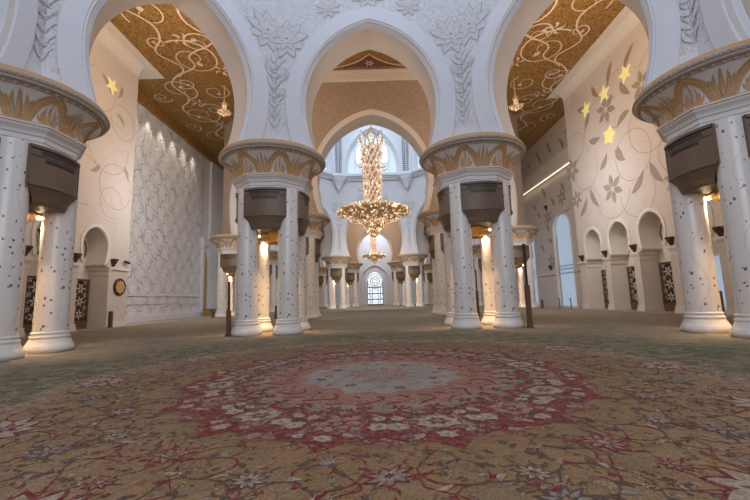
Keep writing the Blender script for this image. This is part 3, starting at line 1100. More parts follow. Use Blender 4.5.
    # frame line of the panel
# middle bay: dark star cut by the arcade, with pale outline
mb.mat = 2
pts = [(-6, 33.3)] + [(-6 + 6 * s / 8, 33.3 - 1.9 * (s / 8) ** 3.6) for s in range(1, 9)] + [(6 * s / 8, 33.3 - 1.9 * (1 - s / 8) ** 3.6) for s in range(1, 9)]
ngon(mb, pts, pc, .01)
mb.mat = 1
stroke(mb, pts, .16, pc, .03)
for s in (-1, 1):
    spiral((s * 1.2, 30.3), .75, pi / 2 + s * .4, 1.1, .2, s)
    spiral((s * 3.4, 31.5), 1.0, pi / 2, 1.2, .2, -s)
    spiral((s * 2.9, 28), 1.5, 0, 1.3, .24, s)
petals(mb, (0, 32.7), .5, 6, pc, .03, 0, .3)
structure(mb.build('ceiling', ['gold_ceiling', 'scroll', 'purple']))
# cream soffit panels beside the side walls
mb = MB()
for sx, ye in ((-1, 32.5), (1, 38.1)):
    x0, x1 = sorted((sx * 19.1, sx * 23))
    mb.box(x0, x1, -4, ye, 22.52, 22.58)
structure(mb.build('trim_4', 'cream', k=True))

# ------------------------------------------------------------------ floor and carpet
mb = MB()
mb.poly((-27, -14, -.03), (27, -14, -.03), (27, 102, -.03), (-27, 102, -.03))
structure(mb.build('floor', 'floor_stone'))

CX, CY = 0.05, 8.3
m = mat('carpet_pile', (0.3, 0.2, 0.1), 0.95, spec=0.1, sheen=0.12)
t = NT(m)
t.b.inputs['Sheen Tint'].default_value = (0.85, 0.75, 0.65, 1)
sep = t.n('ShaderNodeSeparateXYZ')
t.link(t.obj(), sep.inputs[0])
dx = t.math('SUBTRACT', sep.outputs['X'], CX)
dy = t.math('SUBTRACT', sep.outputs['Y'], CY)
r = t.math('SQRT', t.math('ADD', t.math('MULTIPLY', dx, dx), t.math('MULTIPLY', dy, dy)))
th = t.math('ARCTAN2', dy, dx)
l16 = t.math('ABSOLUTE', t.math('SINE', t.math('MULTIPLY', th, 8.0)))
wob = t.noise(1.7, 4)
rr = t.math('ADD', r, t.math('MULTIPLY', t.math('SUBTRACT', wob, 0.5), 0.55))
rr = t.math('ADD', rr, t.math('MULTIPLY', l16, 0.16))
fac = t.math('DIVIDE', rr, 12.0)
def R_(x):
    x = x * .925 if x < 4.4 else 4.07 + (x - 4.4)
    return x / 12.0
GREY = (0.36, 0.30, 0.25); ROSE = (0.36, 0.115, 0.08); PINK = (0.42, 0.25, 0.18); TAN = (0.33, 0.185, 0.075); BEI = (0.37, 0.245, 0.15); GRN = (0.15, 0.145, 0.075); CRIM = (0.22, 0.022, 0.022)
rg = t.ramp(fac, [(0.0, GREY), (R_(1.75), GREY), (R_(1.85), ROSE), (R_(2.6), ROSE), (R_(2.75), PINK), (R_(3.0), PINK), (R_(3.1), CRIM), (R_(4.3), CRIM), (R_(4.42), TAN), (R_(6.3), TAN), (R_(7.0), BEI), (R_(7.25), GRN), (R_(9.6), GRN), (R_(11.9), (0.33, 0.285, 0.215))])
n_mid = t.noise(8.0, 4, dist=1.6)
n_fine = t.noise(38, 3)
mpn = t.n('ShaderNodeMapping')
t.link(t.obj(), mpn.inputs['Vector'])
mpn.inputs['Scale'].default_value = (0.6, 1.0, 1.0)
n_str = t.noise(4.5, 6, vec=mpn.outputs[0], rough=.65)
n_patch = t.noise(1.9, 6, rough=.65, dist=1.0)
# woven cells: blossoms between warped vine lines
wvc = t.n('ShaderNodeTexNoise', Scale=3.0, Detail=2.0)
t.link(t.obj(), wvc.inputs['Vector'])
vad = t.n('ShaderNodeVectorMath', _operation='MULTIPLY_ADD')
t.link(wvc.outputs['Color'], vad.inputs[0]); vad.inputs[1].default_value = (.5, .5, .5); t.link(t.obj(), vad.inputs[2])
vc = t.n('ShaderNodeTexVoronoi', _feature='DISTANCE_TO_EDGE', Scale=4.2)
t.link(vad.outputs[0], vc.inputs['Vector'])
vc2 = t.n('ShaderNodeTexVoronoi', Scale=4.2)
t.link(vad.outputs[0], vc2.inputs['Vector'])
cell = t.ramp(vc.outputs['Distance'], [(0.10, (0, 0, 0)), (0.17, (1, 1, 1))])
heart = t.ramp(vc2.outputs['Distance'], [(0.12, (1, 1, 1)), (0.18, (0, 0, 0))])
inmed = t.ramp(fac, [(R_(1.75), (0, 0, 0)), (R_(1.9), (.45, .45, .45)), (R_(2.6), (.45, .45, .45)), (R_(2.9), (.9, .9, .9)), (R_(4.2), (.9, .9, .9)), (R_(4.4), (0, 0, 0))])
c1 = t.mix(t.math('MULTIPLY', cell, inmed), rg, t.mix(t.ramp(t.noise(1.6, 2), [(.42, (0, 0, 0)), (.58, (1, 1, 1))]), (0.40, 0.25, 0.19), (0.38, 0.31, 0.25)))
c1 = t.mix(t.math('MULTIPLY', heart, t.math('MULTIPLY', inmed, .8)), c1, (0.25, 0.06, 0.05))
# vine lines in the tan field
vl = t.n('ShaderNodeTexVoronoi', _feature='DISTANCE_TO_EDGE', Scale=2.1)
t.link(vad.outputs[0], vl.inputs['Vector'])
vline = t.ramp(vl.outputs['Distance'], [(0.0, (1, 1, 1)), (0.018, (1, 1, 1)), (0.032, (0, 0, 0))])
infield = t.ramp(fac, [(R_(4.3), (0, 0, 0)), (R_(4.5), (.65, .65, .65)), (R_(6.6), (.55, .55, .55)), (R_(7.2), (0, 0, 0))])
c1 = t.mix(t.math('MULTIPLY', vline, infield), c1, t.ramp(t.noise(1.9, 1), [(.46, (0.24, 0.035, 0.03)), (.54, (0.07, 0.045, 0.035))]))
# mottling of the field and of the green ground
sec = t.ramp(fac, [(0.0, (0.22, 0.20, 0.20)), (R_(1.8), (0.40, 0.35, 0.30)), (R_(1.9), (0.42, 0.22, 0.17)), (R_(2.9), (0.36, 0.17, 0.13)), (R_(4.2), (0.30, 0.13, 0.10)), (R_(4.4), (0.24, 0.14, 0.07)), (R_(6.7), (0.44, 0.33, 0.24)), (R_(7.2), (0.27, 0.22, 0.14)), (1.0, (0.27, 0.22, 0.14))])
blot = t.ramp(n_mid, [(0.44, (0, 0, 0)), (0.58, (1, 1, 1))])
c2 = t.mix(t.math('MULTIPLY', blot, 0.5), c1, sec)
gmask = t.ramp(fac, [(R_(6.6), (.25, .25, .25)), (R_(7.3), (1, 1, 1))])
st = t.ramp(n_str, [(0.47, (0, 0, 0)), (0.55, (1, 1, 1))])
c2 = t.mix(t.math('MULTIPLY', st, t.math('MULTIPLY', gmask, .85)), c2, (0.31, 0.235, 0.15))
pt = t.ramp(n_patch, [(0.44, (1, 1, 1)), (0.52, (0, 0, 0))])
c2 = t.mix(t.math('MULTIPLY', pt, t.math('MULTIPLY', gmask, .8)), c2, t.ramp(fac, [(R_(9.0), (0.085, 0.095, 0.04)), (R_(11.9), (0.215, 0.195, 0.135))]))
vo = t.n('ShaderNodeTexVoronoi', Scale=5.0)
t.link(t.obj(), vo.inputs['Vector'])
sp = t.ramp(vo.outputs['Distance'], [(0.10, (1, 1, 1)), (0.17, (0, 0, 0))])
c3 = t.mix(t.math('MULTIPLY', sp, 0.55), c2, t.ramp(t.noise(1.3, 1), [(0.44, (0.28, 0.035, 0.03)), (0.5, (0.05, 0.04, 0.035)), (0.56, (0.42, 0.36, 0.29))]))
g = t.ramp(n_fine, [(0.3, (0.62, 0.62, 0.62)), (0.7, (1.25, 1.25, 1.25))])
c4 = t.mix(1.0, t.mix(1.0, c3, g, 'MULTIPLY'), (.93, .92, .92), 'MULTIPLY')
t.base(c4)
t.bump(t.math('ADD', n_fine, t.math('MULTIPLY', n_mid, 0.5)), 0.5, 0.02)
M['carpet'] = m


def woven(name, c, c2, k=0.6):
    m = mat(name, c, 0.95, spec=0.1, sheen=0.1)
    t = NT(m)
    t.b.inputs['Sheen Tint'].default_value = (0.85, 0.75, 0.65, 1)
    f = t.ramp(t.noise(11, 4), [(0.45, (0, 0, 0)), (0.58, (1, 1, 1))])
    cc = t.mix(t.math('MULTIPLY', f, k), c, c2)
    g = t.ramp(t.noise(38, 3), [(0.3, (0.68, 0.68, 0.68)), (0.7, (1.2, 1.2, 1.2))])
    t.base(t.mix(1.0, cc, g, 'MULTIPLY'))
    M[name] = m
woven('woven_crimson', (0.18, 0.022, 0.024), (0.29, 0.13, 0.09), .55)
woven('woven_dark', (0.11, 0.075, 0.06), (0.17, 0.095, 0.06))
woven('woven_cream', (0.42, 0.34, 0.26), (0.32, 0.20, 0.12), .8)
woven('woven_pink', (0.38, 0.22, 0.16), (0.26, 0.07, 0.05), .7)
woven('woven_grey', (0.26, 0.24, 0.215), (0.30, 0.20, 0.13), .8)

mb = MB()
def pf(u, v, l):
    return (u + .045 * sin(5.1 * v + 1.3 * u) + .02 * sin(13 * v), v + .045 * sin(4.7 * u - 1.9 * v) + .02 * sin(12 * u), l)
# pile slab as a grid so that it shades well
mb.mat = 0
XE = 20.2
mb.poly((-XE, -12, 0), (XE, -12, 0), (XE, 99, 0), (-XE, 99, 0))
mb.box(-XE, XE, -12, 99, -.028, -.001)
# ornament -- polar placement around the medallion
def P(rho, phi):
    rho = rho * .925 if rho < 4.4 else 4.07 + (rho - 4.4)
    return (CX + rho * cos(phi), CY + rho * sin(phi))
CR, DK, CRM, PNK, GRY = 1, 2, 3, 4, 5
NL = 16
for k in range(NL):
    ph = 2 * pi * k / NL + pi / NL
    w_ = pi / NL
    def Q(s, rho):
        """s in -1..1 across the lobe"""
        return P(rho, ph + s * w_)
    # crimson filigree lobe: ogee outline
    mb.mat = CR
    outer = []
    for i in range(25):
        s = -1 + 2 * i / 24
        e = 3.82 + .42 * (1 - abs(s)) ** .6 * (1 - .0 * abs(s)) + (.22 * max(0, 1 - abs(s) * 5))
        outer.append(Q(s, e))
    stroke(mb, outer, .17, pf, .004)
    stroke(mb, [Q(s_ / 8, 3.05 + .10 * cos(s_ * pi / 4)) for s_ in range(-8, 9)], .10, pf, .004)
    # filled crimson webs between cartouches
    ngon(mb, [Q(-1, 3.02), Q(-.62, 3.30), Q(-.50, 3.66), Q(-.66, 3.92), Q(-1, 3.84)], pf, .003)
    ngon(mb, [Q(1, 3.02), Q(1, 3.84), Q(.66, 3.92), Q(.50, 3.66), Q(.62, 3.30)], pf, .003)
    ngon(mb, [Q(-.55, 3.98), Q(-.25, 3.86), Q(.25, 3.86), Q(.55, 3.98), Q(.2, 4.2), Q(0, 4.4), Q(-.2, 4.2)], pf, .003)
    # cartouche petals
    mb.mat = PNK if k % 2 else CRM
    c = Q(0, 3.52)
    petals(mb, c, .30, 8, pf, .006, ph, .75)
    mb.mat = CR
    petals(mb, c, .17, 6, pf, .008, ph, .5)
    mb.mat = GRY
    petals(mb, c, .08, 5, pf, .010, ph, .6)
    mb.mat = CRM
    for s, rho, q in ((-.82, 3.62, .17), (.82, 3.62, .17), (0, 4.08, .15), (-.8, 3.3, .12), (.8, 3.3, .12), (-.42, 4.0, .09), (.42, 4.0, .09)):
        petals(mb, Q(s, rho), q * .85, 6, pf, .0064, ph, .85)
    mb.mat = DK
    for s, rho in ((-.9, 3.45), (.9, 3.45), (0, 3.9), (-.5, 3.2), (.5, 3.2)):
        petals(mb, Q(s, rho), .07, 4, pf, .009, ph, .5)
    # inner rosette details
    mb.mat = CR
    for s in (-.5, .5):
        stroke(mb, [Q(s + .45 * sin(i * .7), 2.0 + i * .10) for i in range(7)], .05, pf, .005)
        petals(mb, Q(s, 2.75), .15, 5, pf, .005, ph, .45)
    mb.mat = PNK
    petals(mb, Q(0, 2.3), .22, 6, pf, .006, ph, .45)
    mb.mat = DK if k % 2 else GRY
    petals(mb, Q(0, 2.85), .10, 5, pf, .008, ph, .45)
    mb.mat = GRY
    petals(mb, Q(1, 2.9), .16, 6, pf, .006, ph, .45)
# inner grey rosette
for k in range(24):
    ph = 2 * pi * k / 24
    mb.mat = (PNK, DK, CRM)[k % 3]
    petals(mb, P(1.25 + .2 * (k % 2), ph), .13, 5, pf, .005, ph, .4)
mb.mat = PNK
petals(mb, (CX, CY), .8, 12, pf, .004, 0, .3)
mb.mat = GRY
petals(mb, (CX, CY), .45, 8, pf, .006, 0, .4)

# field vines
def vine(c, r0, a0, turns, g, rin=.25, colr=CR, w_=.024):
    n = int(22 * turns)
    pts = []
    for i in range(n + 1):
        s = i / n
        a = a0 + g * 2 * pi * turns * s
        q = r0 * (1 - s) + r0 * rin * s
        pts.append((c[0] + q * cos(a), c[1] + q * sin(a)))
    mb.mat = colr
    stroke(mb, pts, [w_ * (.7 + .6 * sin(pi * i / n)) for i in range(n + 1)], pf, .003)
    for i in range(2, n, 4):
        mb.mat = (DK, CR, CRM, CR, DK, GRY)[(i // 4) % 6]
        x, y = pts[i]
        a = a0 + g * 2 * pi * turns * i / n + (1 if (i // 4) % 2 else -1) * .9
        leaf(mb, (x, y), (x + .16 * cos(a), y + .16 * sin(a)), .07, pf, .005, .2, 5)
    return pts
def blossom(c, r, a, kind):
    cols = [(CR, PNK, DK, CRM), (CR, GRY, CRM, CR), (DK, CRM, GRY, CR), (DK, GRY, DK, PNK)][kind]
    for mt, q, k, l, ft in ((cols[0], 1.0, 9, .0040, .42), (cols[1], .78, 9, .0060, .30), (cols[2], .42, 7, .0080, .42), (cols[3], .24, 6, .0100, .5)):
        mb.mat = mt
        petals(mb, c, r * q, k, pf, l, a + .1 * q, ft)
    mb.mat = cols[0]
    for i in range(5):
        b = a + 2 * pi * i / 5
        leaf(mb, (c[0] + r * cos(b), c[1] + r * sin(b)), (c[0] + r * 1.6 * cos(b + .3), c[1] + r * 1.6 * sin(b + .3)), r * .16, pf, .004, .3, 5)
NS = 12
for k in range(NS):
    ph = 2 * pi * k / NS + pi / 2
    for g in (-1, 1):
        c = P(4.95, ph + g * .135)
        vine(c, .45, ph + pi, 1.3, g, .2, CR)
        c = P(5.55, ph + g * .19)
        vine(c, .5, ph, 1.35, -g, .2, DK, .018)
        c = P(6.2, ph + g * .12)
        vine(c, .42, ph + pi, 1.2, g, .2, CR)
        mb.mat = CR
        stroke(mb, [P(4.45 + i * .16, ph + g * (.10 + .05 * sin(i * 1.1))) for i in range(12)], .022, pf, .003)
    blossom(P(5.0, ph), .26, ph, (k + 1) % 2)
    blossom(P(5.15, ph + pi / NS), .20, ph, 2)
    blossom(P(5.7, ph + pi / NS), .26, ph, 3)
    blossom(P(5.65, ph), .16, ph, 0)
    # big cream palmette
    cc = P(6.35, ph)
    mb.mat = CR
    petals(mb, cc, .58, 9, pf, .0035, ph, .46)
    mb.mat = CRM
    petals(mb, cc, .50, 9, pf, .0055, ph, .38)
    mb.mat = CR
    petals(mb, cc, .26, 7, pf, .0075, ph, .4)
    mb.mat = GRY
    petals(mb, cc, .14, 5, pf, .0095, ph, .5)
    mb.mat = CRM
    for i in range(6):
        q = P(6.75 + .12 * sin(i * 2.1), ph + (i - 2.5) * .085)
        petals(mb, q, .16, 5, pf, .005, ph + i, .45)
# scattered small leaves in the field
rnd = random.Random(3)
for i in range(6500):
    rho = rnd.uniform(2.7, 7.2); phi = rnd.uniform(0, 2 * pi)
    x, y = P(rho, phi)
    if y < 1.0:
        continue
    a = rnd.uniform(0, 2 * pi); l = rnd.uniform(.03, .095)
    mb.mat = rnd.choice((CR, DK, CRM, CR, GRY, PNK, DK))
    if rnd.random() < .3:
        petals(mb, (x, y), l * .7, 5, pf, .0045, a, .45)
    else:
        leaf(mb, (x, y), (x + l * cos(a), y + l * sin(a)), l * .4, pf, .0045, .3, 5)
# pale edge garlands at the rim of the field and faint scrolls in the green
for i in range(170):
    phi = 2 * pi * i / 170
    x, y = P(7.25 + .25 * sin(phi * 16), phi)
    mb.mat = (CRM, GRY, CRM, PNK)[i % 4]
    petals(mb, (x, y), .17, 5, pf, .004, phi, .4)
    if i % 2:
        mb.mat = CR
        leaf(mb, (x, y), (x + .2 * cos(phi), y + .2 * sin(phi)), .07, pf, .006, .2, 5)
carpet = mb.build('carpet', ['carpet', 'woven_crimson', 'woven_dark', 'woven_cream', 'woven_pink', 'woven_grey'])
tag(carpet, 'wall to wall green carpet with a crimson and tan floral medallion in the foreground', 'carpet')

# ------------------------------------------------------------------ pillar clusters
def wrap8(a):
    q = (a + pi / 8) % (pi / 4) - pi / 8
    return q


def make_pillar():
    root = empty('pillar')
    A = 1.04
    for sx in (-1, 1):
        for sy in (-1, 1):
            mb = MB(); mb.sm = True
            mb.lathe([(.535, .72), (.525, 2.5), (.51, 7.36)], 24)
            sh = mb.build('column_shaft', 'column', root, (sx * A, sy * A, 0))
            mb = MB(); mb.sm = True
            mb.lathe([(.75, .0), (.75, .16), (.735, .18), (.735, .22), (.71, .25), (.66, .36), (.615, .46), (.60, .50), (.62, .52), (.62, .575), (.575, .60),
                      (.57, .65), (.585, .665), (.585, .72), (.535, .74)], 28, cap0=True, cap1=True)
            mb.build('column_base', 'column_base', sh)
    # abacus
    def oct_(q, a):
        return q[0] / cos(wrap8(a))
    mb = MB()
    mb.mat = 0
    mb.lathe([(1.20, 7.30), (1.76, 7.30), (1.76, 7.42), (1.79, 7.44), (1.79, 7.60), (1.84, 7.64), (1.86, 7.72), (1.90, 7.78), (1.98, 7.86), (2.0, 7.92), (2.06, 7.94), (2.06, 7.99)], 64, shape=oct_)
    mb.mat = 1
    mb.lathe([(2.06, 7.99), (2.06, 8.03), (1.96, 8.04), (1.0, 8.05)], 64, shape=oct_)
    mb.build('abacus', ['capital_white', 'rim_gold'], root)
    # bell
    prof = [(0, 1.95, 8.04), (.12, 1.97, 8.16), (.35, 2.04, 8.40), (.6, 2.18, 8.64), (.8, 2.36, 8.82), (1.0, 2.58, 8.98)]
    def bell(v):
        v = min(max(v, 0), 1)
        for i in range(len(prof) - 1):
            if v <= prof[i + 1][0]:
                f = (v - prof[i][0]) / (prof[i + 1][0] - prof[i][0])
                return prof[i][1] + (prof[i + 1][1] - prof[i][1]) * f, prof[i][2] + (prof[i + 1][2] - prof[i][2]) * f
        return prof[-1][1], prof[-1][2]
    def shape(q, a):
        k = max(0.0, 1 - (q[1] - 8.04) / .5)
        return q[0] * (1 + (1 / cos(wrap8(a)) - 1) * k)
    mb = MB(); mb.sm = True
    mb.mat = 0
    mb.lathe([(r_, z_) for v, r_, z_ in prof], 64, shape=shape)
    mb.mat = 1
    mb.lathe([(2.58, 8.98), (2.62, 8.985)], 64)
    mb.mat = 2
    mb.lathe([(2.62, 8.985), (2.64, 9.05), (2.66, 9.07)], 64)
    mb.mat = 1
    mb.lathe([(2.66, 9.07), (2.76, 9.08), (2.81, 9.12), (2.81, 9.15)], 64)
    mb.mat = 2
    mb.lathe([(2.81, 9.15), (2.83, 9.16), (2.85, 9.29), (2.83, 9.30)], 64)
    mb.mat = 1
    mb.lathe([(2.83, 9.30), (2.84, 9.33), (2.80, 9.37), (2.76, 9.38)], 64)
    mb.mat = 3
    mb.lathe([(2.76, 9.38), (2.77, 9.43), (2.71, 9.51), (2.60, 9.50), (0.5, 9.50)], 64)
    mb.sm = False
    # beads and scallops on the rim
    mb.mat = 1
    for i in range(96):
        a = 2 * pi * i / 96
        mb.ball((2.84 * cos(a), 2.84 * sin(a), 9.225), .062, .9)
    for i in range(60):
        a = 2 * pi * i / 60
        mb.ball((2.62 * cos(a), 2.62 * sin(a), 9.03), .085, .8)
    # lotus painting
    def pl(s, v, l):
        a = s / 2.4
        r_, z_ = bell(v)
        k = max(0.0, 1 - (z_ - 8.04) / .5)
        r_ = r_ * (1 + (1 / cos(wrap8(a)) - 1) * k) + l
        return (r_ * cos(a), r_ * sin(a), z_ - l * .5)
    U = 2 * pi * 2.4 / 8
    for i in range(8):
        s0 = U * i + U / 2 if False else U * i
        # pointed arch between two big palmettes
        for g in (-1, 1):
            arc = []
            for q in range(10):
                f = q / 9
                arc.append((s0 + g * (.24 + (U / 2 - .24) * f ** 1.15), .0 + .97 * (1.62 * f - .62 * f * f)))
            mb.mat = 4
            stroke(mb, arc, [.36 - .17 * q / 9 for q in range(10)], pl, .012)
            mb.mat = 5
            stroke(mb, arc, [.05] * 10, pl, .024)
            arc2 = [(s0 + g * (.36 + (U / 2 - .36) * (q / 9) ** 1.15), .86 * (1.62 * q / 9 - .62 * (q / 9) ** 2)) for q in range(10)]
            stroke(mb, arc2, [.05] * 10, pl, .020)
        # big palmette blades
        mb.mat = 4
        for q in range(-3, 4):
            leaf(mb, (s0 + q * .05, .0), (s0 + q * .17, .96 - .12 * abs(q)), .17, pl, .030, -.12 * (1 if q > 0 else -1 if q < 0 else 0))
        mb.mat = 5
        for q in range(-2, 3):
            leaf(mb, (s0 + q * .05, .05), (s0 + q * .16, .80 - .14 * abs(q)), .035, pl, .040, -.12 * (1 if q > 0 else -1 if q < 0 else 0))
        # small palmette under the arch
        s1 = s0 + U / 2
        mb.mat = 4
        for q in range(-3, 4):
            leaf(mb, (s1 + q * .02, .02), (s1 + q * .125, .78 - .15 * abs(q)), .115, pl, .020, -.15 * (1 if q > 0 else -1 if q < 0 else 0))
        leaf(mb, (s1, .72), (s1, .92), .08, pl, .02, 0, 5)
    mb.build('capital', ['capital_white', 'capital', 'rim_dark', 'rim_gold', 'lotus', 'lotus_pale'], root)
    # vent boxes on the four sides
    for k in range(4):
        rot = k * pi / 2 - pi / 2
        cr_, sr_ = cos(rot), sin(rot)
        def at_(u, out_, z):
            return (out_ * cr_ - u * sr_, out_ * sr_ + u * cr_, z)
        def arcrow(hw, e, sag, z, n=12):
            return [at_(hw * (2 * i / n - 1), e + sag * (1 - (2 * i / n - 1) ** 2), z) for i in range(n + 1)]
        HWD, E_, SG = 1.07, 1.63, .27
        mb = MB()
        mb.grid([arcrow(HWD, E_, SG, 7.30), arcrow(HWD, E_ + .05, SG, 7.30), arcrow(HWD, E_ + .05, SG, 7.20), arcrow(HWD, E_, SG, 7.20),
                 arcrow(HWD, E_, SG, 5.95), arcrow(HWD, E_ + .05, SG, 5.92), arcrow(HWD, E_ + .05, SG, 5.85), arcrow(HWD * .97, E_ - .02, SG, 5.83)])
        mb.grid([arcrow(HWD * .97, E_ - .02, SG, 5.83), arcrow(HWD * .84, E_ - .04, SG * .9, 5.68), arcrow(HWD * .74, E_ - .08, SG * .8, 5.50), arcrow(HWD * .69, E_ - .10, SG * .7, 5.32),
                 arcrow(HWD * .69, E_ - .16, SG * .7, 5.24), arcrow(.5, .5, 0, 5.20)])
        for g in (-1, 1):
            mb.poly(at_(g * HWD, E_ + .02, 7.30), at_(g * HWD, 1.0, 7.30), at_(g * HWD, 1.0, 5.85), at_(g * HWD, E_ + .02, 5.85))
        mb.poly(*(arcrow(HWD, E_, SG, 7.30) + [at_(HWD, 1.0, 7.30), at_(-HWD, 1.0, 7.30)]))
        vb = mb.build('vent_box', 'vent', root)
        g_ = MB()
        n = 26
        def slot(f, f2, z0, z1):
            for ff in ((f, f2),):
                p0 = at_(HWD * f, E_ + .008 + SG * (1 - f * f), z0); p1 = at_(HWD * f2, E_ + .008 + SG * (1 - f2 * f2), z0)
                g_.poly(p0, p1, (p1[0], p1[1], z1), (p0[0], p0[1], z1))
        for row, (z0, z1, a0, a1) in enumerate(((6.98, 7.13, -.72, .72), (6.72, 6.86, -.60, .60))):
            for i in range(n):
                slot(a0 + (a1 - a0) * (i + .2) / n, a0 + (a1 - a0) * (i + .8) / n, z0, z1)
        for z0, z1 in ((7.15, 7.19), (6.90, 6.93)):
            for i in range(12):
                slot((2 * i / 12 - 1) * .97, (2 * (i + 1) / 12 - 1) * .97, z0, z1)
        g_.build('vent_grille', 'vent_dark', vb)
    mb = MB()
    mb.lathe([(.95, 5.18), (.95, 5.08), (.80, 5.02), (.52, 4.82), (.48, 4.72), (.1, 4.70)], 8, cap1=False)
    mb.build('light_bowl', 'brass', root)
    for k in range(4):
        a = pi / 4 + k * pi / 2
        mb = MB()
        mb.lathe([(.08, 5.10), (.08, 4.99), (.005, 4.985)], 8, (.87 * cos(a), .87 * sin(a)))
        mb.build('downlight', 'lamp_glow', root)
    return root


proto = make_pillar()
PG = 'pillar clusters of four inlaid columns'
spots = [
    (-5.5, 20.1, 'four-column marble pillar left of the central aisle, front row, with lotus capital and brown vents', 1.0),
    (5.5, 20.1, 'four-column marble pillar right of the central aisle, front row, with lotus capital and brown vents', 1.0),
    (-13.47, 13.45, 'nearest large marble pillar at the left edge of the photo, its lotus capital cut off', 1.0),
    (13.47, 13.45, 'nearest large marble pillar at the right edge of the photo, its lotus capital cut off', 1.0),
    (-7.05, 35.2, 'marble pillar half hidden behind the front left pillar, carrying the near main-dome arch', 1.0),
    (7.05, 35.2, 'marble pillar half hidden behind the front right pillar, carrying the near main-dome arch', 1.0),
    (-17.02, 45.17, 'distant pillar beside the pale relief wall, seen left of the front left pillar', .97),
    (17.02, 45.17, 'distant pillar beside the blue arch, seen right of the front right pillar', .97),
    (-17.02, 59.27, 'far left outer pillar of the main dome, mostly hidden behind the nearer pillars', .5),
    (17.02, 59.27, 'far right outer pillar of the main dome, mostly hidden behind the nearer pillars', .5),
    (-7.05, 69.24, 'far pillar left of the great chandelier, on the far side of the main dome', .6),
    (7.05, 69.24, 'far pillar right of the great chandelier, on the far side of the main dome', .6),
    (-5.5, 82.2, 'small farthest pillar left of the bright end window', .5),
    (5.5, 82.2, 'small farthest pillar right of the bright end window', .5),
    (-13.3, 90.0, 'farthest outer pillar on the left, glimpsed between the far pillars', .5),
    (13.3, 90.0, 'farthest outer pillar on the right, glimpsed between the far pillars', .5),
]
for i, (x, y, lab, pw) in enumerate(spots):
    o = proto if i == 0 else copy_tree(proto)
    o.location = (x, y, .012)
    tag(o, lab, 'pillar', PG)
    for sx, sy in ((-1, 1), (1, 1), (-1, -1), (1, -1)):
        if y > 30 and sy < 0:
            continue
        a = atan2(sy, sx)
        d = bpy.data.lights.new('pillar_downlight', 'SPOT')
        d.energy = (720 if sy > 0 else 380) * pw * (2 if y > 50 else 1)
        d.color = HOT
        d.spot_size = radians(100)
        d.spot_blend = .7
        d.shadow_soft_size = .06
        lo = bpy.data.objects.new('pillar_downlight', d)
        COL.objects.link(lo)
        lo.location = (x + .63 * sx, y + .63 * sy, 4.93)
        lo.rotation_euler = Vector((sx * .22, sy * .22, -1)).to_track_quat('-Z', 'Y').to_euler()

